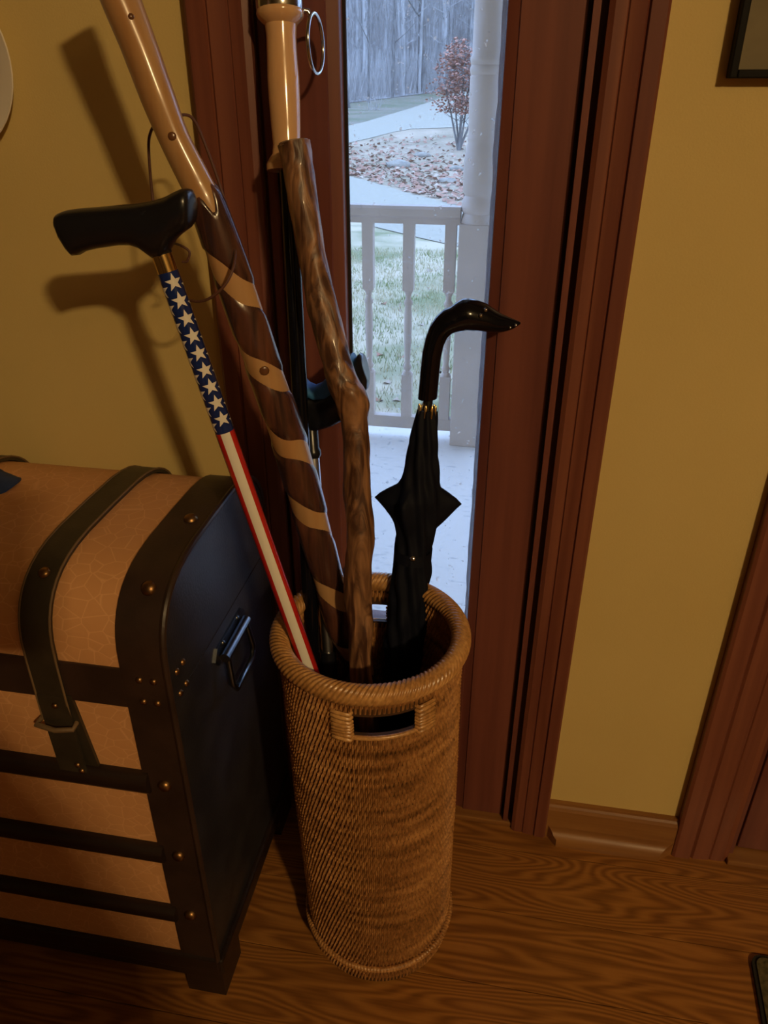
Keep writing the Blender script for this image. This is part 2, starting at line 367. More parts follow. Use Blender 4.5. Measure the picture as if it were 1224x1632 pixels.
stile(GR, .0465, GR); stile(-.3225, GL, GL)
MB().box(GL-.001, GR+.001, .013, .055, .012, GB).build('bottom_rail', M['trim'], win)
MB().box(GL-.001, GR+.001, .013, .055, 1.92, OZ-.02).build('top_rail', M['trim'], win)
MB().box(OX0, OX1, -.004, .11, OZ-.02, OZ).build('head_jamb', M['trim'], win)
MB().box(OX0, OX1, -.006, .12, 0, .012, .002).build('threshold', M['base'], win)
MB().box(GL-.004, GR+.004, .040, .044, GB-.004, 1.925).build('glass_pane', M['glass'], win)
m = MB(); random.seed(3)
zs = [GB+i*.02 for i in range(73)]
m.tube([V(GR-.0030+random.uniform(-.0006, .0006), .0365, z) for z in zs], [.0034*random.uniform(.75, 1.2) for z in zs], 6); m.build('sealant_bead', M['sealant'], win, 60)
m = MB(); m.box(GL-.001, GL+.004, .036, .041, GB, 1.92); m.build('gasket', M['dark'], win)

# door at the far right (only its foot shows)
dr = root_struct('door_1', (.92, .03, 0), 'dark reddish wooden door beside the short baseboard')
MB().prism([(DX0, .11), (DX0, -.002), (.474, -.002), (.474, .03), (.482, .03), (.482, .11)], 'z', 0, OZ).build('jamb', M['trim'], dr)
MB().prism([(DX1, .11), (DX1, -.002), (1.368, -.002), (1.368, .03), (1.36, .03), (1.36, .11)], 'z', 0, OZ).build('jamb', M['trim'], dr)
MB().box(.484, .60, .012, .055, .014, OZ-.02, .002).build('stile', M['trim'], dr)
MB().box(1.245, 1.358, .012, .055, .014, OZ-.02, .002).build('stile', M['trim'], dr)
for a, b in ((.014, .24), (.95, 1.08), (1.91, OZ-.02)): MB().box(.60, 1.245, .012, .055, a, b, .002).build('rail', M['trim'], dr)
for a, b in ((.24, .95), (1.08, 1.91)): MB().box(.60, 1.245, .022, .045, a, b, .002).build('door_panel', M['trim'], dr)
MB().lathe((1.30, 0, 0), [(.0, 0)], 3) if False else None
h = MB(); h.tube([V(1.30, .012, 1.0), V(1.30, -.03, 1.0)], [.011, .009], 12); h.dome((1.30, -.03, 1.0), (0, -1, 0), .027, .024); h.dome((1.30, -.03, 1.0), (0, 1, 0), .027, .012)
h.build('door_knob', M['brass'], dr, 50)
MB().box(DX0, DX1, -.02, .12, 0, .012, .002).build('threshold', M['base'], dr)
MB().box(DX0, DX1, -.004, .11, OZ-.02, OZ).build('head_jamb', M['trim'], dr)
casing('trim_4', 1.378, 1.47, 2.12, 'reddish wood casing on the far side of the door')

# ------------------------------------------------------------------ outdoors: ground, drives, porch
g = MB(); xs = [-140, -60, -30, -15, -8, -4, 0, 4, 10, 20, 40, 90]; ys = [WT, 5, 10, 19, 30, 45, 59, 75, 95, 130]
xs2 = xs; gv = [V(x, y, gz(y)) for y in ys for x in xs2]; gf = []
for j in range(len(ys)-1):
    for i in range(len(xs2)-1): a = j*len(xs2)+i; gf.append((a, a+1, a+1+len(xs2), a+len(xs2)))
lawn = MB().add(gv, gf); struct(lawn.build('lawn', M['grass']), 'patchy winter lawn beyond the porch')
EA, EB = ghit(548, 166), ghit(690, 148)
def edge_y(x): return max(33, min(58, EA.y+(EB.y-EA.y)*(x-EA.x)/(EB.x-EA.x)))
hv = []; hx = [-140, -60, -35, -25]+[-20+i for i in range(30)]+[12, 20, 40, 90]
for x in hx:
    e = edge_y(x); hv += [V(x, yy, gz(yy)+.03) for yy in (e, 59, 75, 95, 130)]
hf = [(i*5+j, i*5+j+1, (i+1)*5+j+1, (i+1)*5+j) for i in range(len(hx)-1) for j in range(4)]
struct(MB().add(hv, hf).build('woodland_floor', M['hill']), 'leaf-strewn ground rising under the bare woods')
def strip(name, low, up, matl, label, dz, extL=25, extR=25):
    A = [ghit(*p) for p in low]; B = [ghit(*p) for p in up]
    def ext(P, k0, k1):
        d0 = (P[0]-P[1]).normalized()*k0; d1 = (P[-1]-P[-2]).normalized()*k1
        return [P[0]+d0]+P+[P[-1]+d1]
    A = ext(A, extL, extR); B = ext(B, extL, extR)
    def smp(P, t):
        s = t*(len(P)-1); i = min(int(s), len(P)-2); return P[i].lerp(P[i+1], s-i)
    n = 40; m = 10; vs_ = []; fs = []
    for i in range(n+1):
        a = smp(A, i/n); b = smp(B, i/n)
        for j in range(m+1): p = a.lerp(b, j/m); p.y = max(p.y, 2.6); p.z = gz(p.y)+dz; vs_.append(p)
    for i in range(n):
        for j in range(m): k = i*(m+1)+j; fs.append((k, k+1, k+m+2, k+m+1))
    return struct(MB().add(vs_, fs).build(name, matl), label)
near_low = [(552, 343), (598, 363), (667, 380), (716, 391)]; near_up = [(547, 279), (595, 291), (642, 306), (731, 329)]
far_low = [(549, 230), (590, 221), (628, 211), (657, 206), (722, 204)]; far_up = [(547, 203), (585, 194), (618, 184), (655, 173), (690, 161)]
strip('gravel_drive', near_low, near_up, M['gravel'], 'near arm of pale gravel drive just past the railing', .010, 8, 8)
strip('gravel_drive', far_low, far_up, M['gravel'], 'far arm of pale gravel drive below the woods', .016)
strip('grass_verge', far_up, [(547, 164), (585, 160), (618, 156), (655, 151), (690, 147)], M['verge'], 'dull green grass verge between the far drive and the woods', .008)
strip('island_bed', near_up, far_low[:4]+[(725, 204)], M['island'], 'leaf-strewn bed between the two arms of the drive', .005, 8, 8)
# porch slab
PZ = -.165
struct(MB().box(-3.2, 3.2, WT, 2.42, PZ-.3, PZ).build('porch_floor', M['porch_floor']), 'grey painted porch floor')
struct(MB().box(-3.2, 3.2, WT, 2.6, 2.48, 2.62).build('porch_ceiling', M['porch_paint']), 'porch roof held up by the turned post')
# outside face of the house wall is the back wall itself
post = thing('porch_post', (-.187, 2.2, PZ), 'turned wooden porch post painted beige, with square base', 'post')
PXc, PYc, hw = -.187, 2.2, .0735
MB().box(PXc-hw, PXc+hw, PYc-hw, PYc+hw, PZ, .775, .004).build('square_base', M['porch_paint'], post)
pf = [(.073, .775), (.070, .80), (.066, .81), (.072, .818), (.074, .835), (.072, .855), (.064, .868), (.063, .875), (.070, .885), (.0735, .93), (.072, .99), (.066, 1.045), (.060, 1.06), (.063, 1.07), (.063, 1.08), (.060, 1.09), (.062, 1.11),
      (.0635, 1.20), (.0635, 1.275), (.061, 1.283), (.065, 1.292), (.065, 1.306), (.061, 1.314), (.0655, 1.324), (.0655, 1.335), (.060, 1.345), (.060, 1.5), (.062, 1.8), (.073, 2.0)]
MB().lathe((PXc, PYc, 0), pf, 28).build('turned_shaft', M['porch_paint'], post, 40)
MB().box(PXc-hw, PXc+hw, PYc-hw, PYc+hw, 2.0, 2.48, .004).build('square_head', M['porch_paint'], post)
# railing
rail = thing('porch_railing', (-1.3, 2.2, PZ), 'beige porch railing with turned balusters and top and bottom rails', 'railing')
MB().prism([(2.165, .795), (2.165, .822), (2.175, .832), (2.225, .832), (2.235, .822), (2.235, .795), (2.222, .785), (2.222, .765), (2.178, .765), (2.178, .785)], 'x', -2.7, PXc-hw).build('top_rail', M['porch_paint'], rail)
MB().box(-2.7, PXc-hw, 2.178, 2.222, -.118, -.062, .003).build('bottom_rail', M['porch_paint'], rail)
bw = .0225
def baluster():
    m = MB(); z0, z1 = -.062, .768
    def sq(z, h): return [V(-h, -h, z), V(h, -h, z), V(h, h, z), V(-h, h, z)]
    m.rings([sq(.50, bw), sq(z1, bw)]); m.rings([sq(z0, bw), sq(.135, bw)])
    pr = [(.0215, .135), (.021, .143), (.013, .152), (.018, .162), (.019, .170), (.014, .180), (.0125, .19), (.0155, .27), (.0175, .34), (.0165, .40), (.0135, .432), (.018, .442), (.0195, .450), (.013, .462), (.011, .472), (.014, .484), (.021, .497), (.0215, .50)]
    m.lathe((0, 0, 0), pr, 16); return m
b0 = None
for i in range(14):
    x = -.297-.1695*i
    if b0 is None: b0 = baluster().build('baluster', M['porch_paint'], None, 40); o = b0
    else: o = b0.copy(); COL.objects.link(o)
    o.parent = rail; o.location = V(x, 2.2, 0)-rail.location
# lawn blades and leaves (uncountable)
random.seed(11)
def blades(n, xr, yr, hr, wd, matl, name, label, flat=False, keep=None, dz=0):
    m = MB()
    for i in range(n):
        x = random.uniform(*xr); y = random.uniform(*yr)
        if keep and not keep(x, y): continue
        a = random.uniform(0, 2*PI); h = random.uniform(*hr); c = V(x, y, gz(y)+dz)
        if flat:
            u = V(math.cos(a), math.sin(a), random.uniform(-.3, .5))*h; v = V(-math.sin(a), math.cos(a), random.uniform(-.2, .6))*h*.6
            m.add([c+V(0, 0, .01)-u, c+V(0, 0, .012)-v, c+V(0, 0, .01)+u, c+V(0, 0, .03)+v], [(0, 1, 2, 3)])
        else:
            d = V(math.cos(a), math.sin(a), 0)*wd; t = V(random.uniform(-.5, .5)*h, random.uniform(-.5, .5)*h, h)
            m.add([c-d, c+d, c+t], [(0, 1, 2)])
    o = m.build(name, matl); o['kind'] = 'stuff'; o['label'] = label; return o
blades(14000, (-2.2, .2), (2.7, 8.5), (.02, .06), .004, M['blade'], 'grass_blades', 'short winter grass blades on the lawn', keep=lambda x, y: x < -.10*y+.1 and x > -.30*y-.3)
def in_island(x, y): return 11.5 < y < 27
n1 = near_up; A_ = [ghit(*p) for p in near_up]; F_ = [ghit(*p) for p in far_low]
def ypoly(P, x):
    P = sorted(P, key=lambda p: p.x)
    if x < P[0].x: P0, P1 = P[0], P[1]
    elif x > P[-1].x: P0, P1 = P[-2], P[-1]
    else: P0, P1 = next((a, b) for a, b in zip(P, P[1:]) if a.x <= x <= b.x)
    return P0.y+(P1.y-P0.y)*(x-P0.x)/max(1e-6, P1.x-P0.x)
def leafkeep(x, y):
    lo = ypoly(A_, x); hi = ypoly(F_, x)
    if not (lo < y < hi): return False
    return random.random() < max(.12, 1-(y-lo)/(.55*(hi-lo)))
blades(9000, (-6.5, 1.5), (8, 26), (.04, .10), 0, M['leaf'], 'fallen_leaves', 'brown fallen leaves strewn over the bed by the drive', True, leafkeep, .015)
blades(1300, (-6.5, 1.5), (8, 26), (.035, .08), 0, M['leaf_light'], 'pale_fallen_leaves', 'pale fallen leaves strewn over the bed by the drive', True, leafkeep, .02)
# lone leaves on the lawn
random.seed(5)
for k, (px, py) in enumerate([(611, 485), (617, 612), (632, 640), (606, 567), (672, 520), (604, 640), (640, 570)]):
    p = ghit(px, py); m = MB(); a = random.uniform(0, 6); r = .045
    pts = [p+V(math.cos(a+t)*r*s, math.sin(a+t)*r*s*.7, .012+.012*math.cos(2*t)) for t, s in [(i*PI/4, (1, .5)[i % 2]) for i in range(8)]]
    m.add(pts+[p+V(0, 0, .004)], [(i, (i+1) % 8, 8) for i in range(8)])
    tag(m.build('fallen_leaf', M['leaf_light'] if k in (1, 2, 4) else M['redleaf']), 'pale curled leaf lying on the lawn' if k in (1, 2, 4) else 'reddish brown leaf lying on the lawn', 'leaf', 'pale leaves on the lawn' if k in (1, 2, 4) else 'reddish leaves on the lawn')
def rock(px, py, r, label):
    p = ghit(px, py); bm = bmesh.new(); bmesh.ops.create_icosphere(bm, subdivisions=2, radius=1); random.seed(px)
    sx, sy, sz = r*1.2, r*.8, r*.45
    m = MB(); m.add([V(p.x+v.co.x*sx*random.uniform(.85, 1.1), p.y+v.co.y*sy*random.uniform(.85, 1.1), p.z+.01+(v.co.z+.3)*sz*random.uniform(.85, 1.1)) for v in bm.verts], [[v.index for v in f.verts] for f in bm.faces]); bm.free()
    tag(m.build('rock', M['rock'], None, 60), label, 'rock')
rock(672, 250, .20, 'small pale rock on the bed below the red-leaved sapling'); rock(635, 267, .28, 'long flat pale rock among the leaves on the bed')
rock(727, 272, .16, 'small rock beside the porch post edge on the bed'); rock(711, 292, .17, 'grey rock lowest on the bed, near the near drive')

# trees
def limb(m, p, d, L, r, n, seg=4, wob=.12):
    pts = [p.copy()]; d = d.normalized()
    for i in range(seg):
        d = (d+V(random.uniform(-wob, wob), random.uniform(-wob, wob), random.uniform(-wob*.3, wob))).normalized(); pts.append(pts[-1]+d*L/seg)
    m.tube(pts, [r*(1-.75*i/seg) for i in range(seg+1)], n, cap=False); return pts, d
def forest_tree(seed, r):
    random.seed(seed); m = MB(); H = random.uniform(13, 17)
    pts = [V(0, 0, -.6)]; lean = random.uniform(-.03, .03)
    for i in range(10): pts.append(V(lean*i*H/10+random.uniform(-.06, .06), random.uniform(-.06, .06), H*(i+.5)/10))
    rr = [r*1.35]+[r*(1-.085*i) for i in range(10)]
    m.tube(pts, rr, 8, cap=False)
    for k in range(26):
        z = random.uniform(1.0, H*.95); i = min(int(z/H*10), 9); p = pts[i+1 if z > pts[i+1].z else i].copy(); p.z = z
        a = random.uniform(0, 2*PI); L = random.uniform(.8, 2.6)*(1 if z > 4 else .7); d = V(math.cos(a), math.sin(a), random.uniform(.2, 1.1))
        bp, bd = limb(m, p, d, L, r*.22*random.uniform(.5, 1), 4)
        for q in range(3): limb(m, random.choice(bp[1:]), bd+V(random.uniform(-.8, .8), random.uniform(-.8, .8), random.uniform(-.2, .6)), L*.5, r*.08, 3, 3)
    return m
protos = []
def place_tree(kind, x, y, rz, s, label, group):
    global protos
    while len(protos) <= kind: protos.append(None)
    if protos[kind] is None:
        r = (.13, .09, .17, .07, .11)[kind]
        o = forest_tree(100+kind, r).build('bare_tree', M['barkgrey'], None, 60); protos[kind] = o
    else: o = protos[kind].copy(); COL.objects.link(o)
    o.location = (x, y, gz(y)); o.rotation_euler = (0, 0, rz); o.scale = (s, s, s)
    tag(o, label, 'tree', group)
random.seed(21)
spots = []
for i in range(280):
    y = 47+58*(i/280)**1.1; x = random.uniform(-.45*y-3, .05*y+2); y = max(y, edge_y(x)+1); spots.append((x, y))
for i, (x, y) in enumerate(spots):
    rs = random.getstate()
    place_tree(i % 5, x, y, random.uniform(0, 6.28), random.uniform(.8, 1.15), 'slender bare grey tree standing in the woods', 'bare trees of the woods')
    random.setstate(rs); random.random(); random.random()
# the thick dark trunk
def xat(px, y): d = ray(px, 150); return CAM.x+d.x*(y-CAM.y)/d.y
p = V(xat(671, 52), 52, gz(52)); m = MB()
pts = [p+V(.03*math.sin(i), 0, -.5+i*1.2) for i in range(11)]; m.tube(pts, [.36]+[.29-.018*i for i in range(10)], 10, cap=False); random.seed(2)
for k in range(14):
    z = random.uniform(3, 11); a = random.uniform(0, 6.28); limb(m, p+V(0, 0, z), V(math.cos(a), math.sin(a), .6), 2.5, .06, 5)
tag(m.build('bare_tree', M['barkdark'], None, 60), 'thickest dark trunk at the edge of the woods', 'tree')
for px, lean, r in ((557, -.16, .09), (625, .03, .10), (587, .02, .06)):
    yy = 50; yy = edge_y(xat(px, 48))+1.0; p = V(xat(px, yy), yy, gz(yy)); m = MB(); pts = [p+V(lean*i*.9, 0, -.4+i) for i in range(10)]
    m.tube(pts, [r*1.2]+[r*(1-.07*i) for i in range(9)], 8, cap=False)
    for k in range(8): a = random.uniform(0, 6.28); limb(m, pts[random.randint(3, 9)], V(math.cos(a), math.sin(a), .7), 1.6, .03, 4)
    tag(m.build('bare_tree', M['barkdark'], None, 60), {557: 'dark trunk leaning left at the edge of the woods', 625: 'straight dark trunk leaning slightly right at the edge of the woods', 587: 'thin upright dark trunk at the edge of the woods'}[px], 'tree')
# brush
random.seed(31); m = MB()
for i in range(13000):
    x = random.uniform(-28, 5); y = edge_y(x)+random.uniform(.3, 15); h = random.uniform(.5, 2.4); c = V(x, y, gz(y)); t = V(random.uniform(-.35, .35)*h, random.uniform(-.3, .3)*h, h); w_ = random.uniform(.008, .02)
    m.add([c-V(w_, 0, 0), c+V(w_, 0, 0), c+t+V(w_*.3, 0, 0), c+t-V(w_*.3, 0, 0), c+V(0, w_, 0)], [(0, 1, 2, 3), (1, 4, 2), (4, 0, 3), (4, 3, 2)])
o = m.build('brush_twigs', M['twig']); o['kind'] = 'stuff'; o['label'] = 'tangled bare brush along the foot of the woods'
random.seed(77); m = MB()
for i in range(4400):
    y = random.uniform(60, 100); x = random.uniform(-.45*y-2, .05*y+1); h = random.uniform(3, 9); c = V(x, y, gz(y)); t = V(random.uniform(-.12, .12)*h, 0, h); w_ = random.uniform(.015, .05)
    m.add([c-V(w_, 0, 0), c+V(w_, 0, 0), c+t+V(w_*.3, 0, 0), c+t-V(w_*.3, 0, 0), c+V(0, w_, 0)], [(0, 1, 2, 3), (1, 4, 2), (4, 0, 3), (4, 3, 2)])
o = m.build('far_saplings', M['twig']); o['kind'] = 'stuff'; o['label'] = 'countless thin saplings deep in the woods'
# shrub on the verge
random.seed(8); p = ghit(594, 176); m = MB()
for i in range(30): a = random.uniform(0, 6.28); limb(m, p+V(random.uniform(-.3, .3), 0, 0), V(math.cos(a)*.4, math.sin(a)*.4, 1), random.uniform(.3, .9), .008, 3, 3, .3)
tag(m.build('bare_shrub', M['twig']), 'small bare twiggy shrub on the grass verge below the woods', 'shrub')
# red-leaved sapling
random.seed(14); p = ghit(731, 240); sap = thing('sapling', p, 'small sapling with dry reddish leaves on the bed by the drive', 'tree')
m = MB(); tips = []
for (dx, h, r) in ((-.45, 2.0, .035), (.02, 2.3, .045), (.5, 2.1, .035), (-.15, 2.4, .03), (.28, 2.2, .03)):
    pts, d = limb(m, p-V(0, 0, .05), V(dx*1.0, random.uniform(-.2, .2), 1.5), h, r, 6, 6, .08)
    for k in range(16):
        q = pts[random.randint(2, 6)]; bp, _ = limb(m, q, V(random.uniform(-1, 1), random.uniform(-1, 1), random.uniform(.2, 1.2)), random.uniform(.4, .8), .009, 3, 3); tips += bp[1:]
m.build('stems', M['barkdark'], sap, 60)
m = MB()
for q in tips:
    for k in range(14):
        c = q+V(random.gauss(0, .10), random.gauss(0, .10), random.gauss(0, .09))
        hz_ = (c.z-p.z-1.55)/1.15
        if c.z-p.z < .90 or abs(hz_) > 1 or abs(c.x-p.x+.1) > .85*math.sqrt(1-hz_*hz_)*(1 if hz_ < 0 else 1-.45*hz_): continue
        a = random.uniform(0, 6.28); u = V(math.cos(a), math.sin(a), random.uniform(-.6, .6))*.05; v = V(-math.sin(a), math.cos(a), random.uniform(-.8, .8))*.03
        m.add([c-u, c-v, c+u, c+v], [(0, 1, 2, 3)])
o = m.build('dry_leaves', M['redleaf'], sap); o['kind'] = 'stuff'

# ------------------------------------------------------------------ trunk
TX1, TX0, TYF, TYB, TH = -.372, -.930, -.393, -.030, .764
trunk = thing('storage_trunk', ((TX0+TX1)/2, (TYF+TYB)/2, 0), 'dome-topped trunk of tan crackled leather with dark bands and straps', 'trunk')
yc, hd = (TYF+TYB)/2, (TYB-TYF)/2
def tprofile(off, z0, n=22):
    # open outline from the front foot over the lid to the back foot, grown outwards by off
    pts = [(yc-hd-off, z0), (yc-hd-off, .62)]
    zb = .655
    for i in range(n+1):
        a = PI-PI*i/n; e = .52
        cx = math.copysign(abs(math.cos(a))**e, math.cos(a)); s = abs(math.sin(a))**.78
        pts.append((yc+(hd+off)*cx, zb+(TH-zb+off)*s))
    pts += [(yc+hd+off, .62), (yc+hd+off, z0)]
    return pts
def shell(m, xa, xb, off_out, z0, th):
    po = tprofile(off_out, z0); pi = tprofile(off_out-th, z0)
    m.prism(po+pi[::-1], 'x', xa, xb) if False else None
    n = len(po); vs_ = [V(xa, *p) for p in po]+[V(xb, *p) for p in po]+[V(xa, *p) for p in pi]+[V(xb, *p) for p in pi]; fs = []
    for i in range(n-1):
        fs += [(i, i+1, n+i+1, n+i), (2*n+i, 3*n+i, 3*n+i+1, 2*n+i+1), (i, 2*n+i, 2*n+i+1, i+1), (n+i, n+i+1, 3*n+i+1, 3*n+i)]
    fs += [(0, n, 3*n, 2*n), (n-1, 3*n-1, 4*n-1, 2*n-1)]
    return m.add(vs_, fs)
m = MB(); m.prism(tprofile(0, .05), 'x', TX0+.004, TX1-.004); m.build('leather_body', M['leather'], trunk, 35)
for a, b in ((TX1-.058, TX1-.001), (TX0+.001, TX0+.058)):
    m = MB(); shell(m, a, b, .004, .05, .006); m.build('edge_band', M['band'], trunk, 35)
for x, s in ((TX1, 1), (TX0, -1)):
    m = MB(); m.prism(tprofile(.001, .05), 'x', x-.004*s, x+.002*s); ef = m.build('end_panel', M['endface'], trunk, 35); tag(ef, 'black leather end panel')
    m = MB(); pr = tprofile(.004, .05); m.tube([V(x+.001*s, *q) for q in pr], .0042, 8); m.build('edge_piping', M['band'], trunk, 40)
    m = MB(); m.box(min(x, x+.0028*s), max(x, x+.0028*s), TYF+.02, TYB-.01, .6055, .6065); m.build('lid_seam', M['dark'], trunk)
# lid seam band along the front
m = MB(); m.box(TX0+.058, TX1-.058, TYF-.0035, TYF+.004, .592, .652, .001); m.build('front_band', M['band'], trunk)
# front slats with nails
for z0, z1 in ((.447, .481), (.308, .339), (.175, .203)):
    m = MB(); zc = (z0+z1)/2; hh = (z1-z0)/2
    m.prism([(TYF+.004, z0)]+[(TYF-.004-.011*math.sin(t*PI/6)**.7, zc-hh*math.cos(t*PI/6)) for t in range(7)]+[(TYF+.004, z1)], 'x', TX0+.05, TX1-.050); m.build('slat', M['slat'], trunk, 50)
for zc in (.462, .323, .190):
    for x in (TX1-.030, TX0+.030):
        MB().dome((x, TYF-.004, zc), (0, -1, 0), .0095, .007).build('nail_head', M['brass'], trunk, 60)
def on_top(px, py):
    # nearest meeting of the pixel ray with the lid outline
    best = None; pr = tprofile(.0045, .05, 80); d = ray(px, py)
    t = .3
    while t < 2:
        P = CAM+d*t
        if TX0 <= P.x <= TX1 and TYF-.0045 <= P.y <= TYB:
            zz = max([lerp(a[1], b[1], (P.y-a[0])/(b[0]-a[0])) for a, b in zip(pr, pr[1:]) if b[0] > a[0] and a[0] <= P.y <= b[0]] or [0])
            if P.z <= zz: return P
        t += .001
    return CAM+d*1.1
def topn(P):
    a = (P.y-yc)/hd; return V(0, a**3*1.2 if abs(a) < .8 else math.copysign(.75, a), 1 if abs(a) < .8 else .55).normalized()
for px, py in ((304, 827), (237, 938)):
    P = on_top(px, py)
    for x in (P.x, TX0+TX1-P.x): MB().dome((x, P.y, P.z), topn(P), .0095, .0065).build('nail_head', M['brass'], trunk, 60)
# corner rivets
for x, s in ((TX1, 1), (TX0, -1)):
    for zz in (.606, .640):
        for k in (.018, .036):
            MB().dome((x-s*k, TYF-.004, zz), (0, -1, 0), .0048, .0035, 8, 3).build('rivet', M['brass'], trunk, 60)
            MB().dome((x+s*.002, TYF+k, zz), (s, 0, 0), .0048, .0035, 8, 3).build('rivet', M['brass'], trunk, 60)
# bottom frame and feet
m = MB(); m.box(TX0, TX1, TYF-.004, TYB, .030, .085, .003); m.build('bottom_frame', M['slat'], trunk)
m = MB(); m.box(TX0-.006, TX1+.010, TYF-.008, TYB, .052, .088, .004); m.build('base_moulding', M['slat'], trunk)
for x in (TX1-.055, TX0-.006):
    for y_ in (TYF-.008, TYB-.07):
        m = MB(); m.prism([(x, y_), (x+.062, y_), (x+.062, y_+.07), (x, y_+.07)], 'z', 0, .056); m.build('foot', M['slat'], trunk)
# straps over the lid, with keeper and tail
for xs_ in (-.530, TX0+TX1+.530):
    w2 = .0195; pr = [p_ for p_ in tprofile(.006, .50)]
    st = MB(); shell(st, xs_-w2, xs_+w2, .0075, .56, .006); so = st.build('strap', M['strap'], trunk, 35)
    for s in (-1, 1):
        e = MB(); e.tube([V(xs_+s*w2, *q) for q in tprofile(.0072, .56)], .0016, 6); e.build('strap_edge', M['strapedge'], so, 60)
    t = MB(); t.add([V(xs_-w2, TYF-.008, .60), V(xs_+w2, TYF-.008, .60), V(xs_+w2+.006, TYF-.013, .475), V(xs_-w2+.008, TYF-.013, .470), V(xs_-w2, TYF-.004, .60), V(xs_+w2, TYF-.004, .60), V(xs_+w2+.006, TYF-.0095, .475), V(xs_-w2+.008, TYF-.0095, .470)],
        [(0, 1, 2, 3), (7, 6, 5, 4), (0, 4, 5, 1), (1, 5, 6, 2), (2, 6, 7, 3), (3, 7, 4, 0)]); t.build('strap_tail', M['strap'], so)
    t = MB(); t.add([V(xs_-w2+.012, TYF-.0005, .60), V(xs_+w2+.006, TYF-.0005, .60), V(xs_+w2+.022, TYF-.0005, .465), V(xs_-w2+.024, TYF-.0005, .462), V(xs_-w2+.012, TYF-.005, .60), V(xs_+w2+.006, TYF-.005, .60), V(xs_+w2+.022, TYF-.005, .465), V(xs_-w2+.024, TYF-.005, .462)],
        [(0, 1, 2, 3), (7, 6, 5, 4), (0, 4, 5, 1), (1, 5, 6, 2), (2, 6, 7, 3), (3, 7, 4, 0)]); t.build('lower_strap', M['strap'], so)
    k = MB(); zz = .556
    k.tube([V(xs_-w2-.004, TYF-.004, zz), V(xs_-w2-.005, TYF-.016, zz-.001), V(xs_+.002, TYF-.0185, zz-.004), V(xs_+w2+.006, TYF-.016, zz-.001), V(xs_+w2+.005, TYF-.004, zz)], .0035, 8); k.build('keeper', M['strapedge'], so, 60)
    for px_, q in ((0, .585), (0.012, .488), (.016, .478)): MB().dome((xs_+w2*.2+px_, TYF-.013 if q < .5 else TYF-.0095, q), (0, -1, 0), .0042, .003, 8, 3).build('rivet', M['brass'], so, 60)
P = on_top(88, 915)
for xs_ in (-.530, TX0+TX1+.530): MB().dome((xs_+.002, P.y-.003, P.z+.003), topn(P), .0075, .005).build('nail_head', M['brass'], trunk, 60)
# end handles: plate, loop and hanging bail
for x, s in ((TX1+.002, 1), (TX0-.002, -1)):
    h = MB(); yc2, zc2 = -.213, .570
    poly = [(yc2-.062, zc2), (yc2-.050, zc2+.015), (yc2+.045, zc2+.015), (yc2+.060, zc2), (yc2+.045, zc2-.015), (yc2-.050, zc2-.015)]
    h.prism(poly, 'x', x, x+.003*s); ho = h.build('handle_plate', M['iron'], trunk)
    b = MB(); b.tube([V(x+.010*s, yc2-.046, zc2-.004), V(x+.010*s, yc2+.044, zc2-.004)], .0075, 10); b.build('barrel', M['iron'], ho, 60)
    b = MB(); b.tube([V(x+.012*s, yc2-.040, zc2-.008), V(x+.017*s, yc2-.045, zc2-.05), V(x+.018*s, yc2-.036, zc2-.066), V(x+.018*s, yc2+.034, zc2-.066), V(x+.017*s, yc2+.043, zc2-.05), V(x+.012*s, yc2+.038, zc2-.008)], .0045, 8); b.build('bail', M['iron'], ho, 60)
    for yy in (yc2-.030, yc2+.028): MB().dome((x+.003*s, yy, zc2+.010), (s, 0, 0), .004, .003, 8, 3).build('rivet', M['iron'], ho, 60)

# blue cap on the trunk, its brim tip reaching into view
P = on_top(4, 765)
cap = thing('baseball_cap', (P.x-.10, P.y+.03, P.z), 'dark blue cap with curved brim lying on the trunk lid', 'hat')
bx, by, bz = P.x-.128, P.y-.008, TH-.002
m = MB(); rs = []
for i in range(7):
    a = PI/2*i/6.5; rs.append([V(bx+.085*math.cos(a)*math.cos(2*PI*j/24), by+.070*math.cos(a)*math.sin(2*PI*j/24), bz+.075*math.sin(a)) for j in range(24)])
m.rings(rs); m.build('crown', M['cap'], cap, 60)
m = MB(); top = []; bot = []
nu, nv = 10, 8
for i in range(nu+1):
    u = -1+2*i/nu
    for j in range(nv+1):
        v = j/nv; x = bx+.062+v*.092*(1-.55*u*u); y_ = by+u*.060; z = bz+.020-.030*u*u*v-.012*v
        top.append(V(x, y_, z)); bot.append(V(x, y_, z-.003))
n = len(top); fs = []
for i in range(nu):
    for j in range(nv): a = i*(nv+1)+j; fs += [(a, a+1, a+nv+2, a+nv+1), (n+a, n+a+nv+1, n+a+nv+2, n+a+1)]
for i in range(nu): a = i*(nv+1)+nv; fs.append((a, n+a, n+a+nv+1, a+nv+1))
for j in range(nv): fs.append((j, n+j, n+j+1, j+1)); a = nu*(nv+1)+j; fs.append((a, a+1, n+a+1, n+a))
m.add(top+bot, fs); m.build('brim', M['cap'], cap, 50)

# ------------------------------------------------------------------ basket
BC = V(-.150, -.228, 0); BH = .613
def br(z): return interp([(0, .116), (.05, .1165), (.3, .121), (BH, .1225)], z)
basket = thing('wicker_basket', BC, 'tall round woven rattan basket holding the canes and umbrella', 'basket')
OPF = (math.radians(-91), math.radians(-51), .546, .577); OPB = (math.radians(89), math.radians(129), .546, .577)
def in_open(a, z, g=0):
    for a0, a1, z0, z1 in (OPF, OPB):
        if a0-g < a < a1+g and z0-g*.28 < z < z1+g*.28: return True
    return False
def cylpt(a, r, z): return V(BC.x-.011*z/BH+r*math.cos(a), BC.y+r*math.sin(a), z)
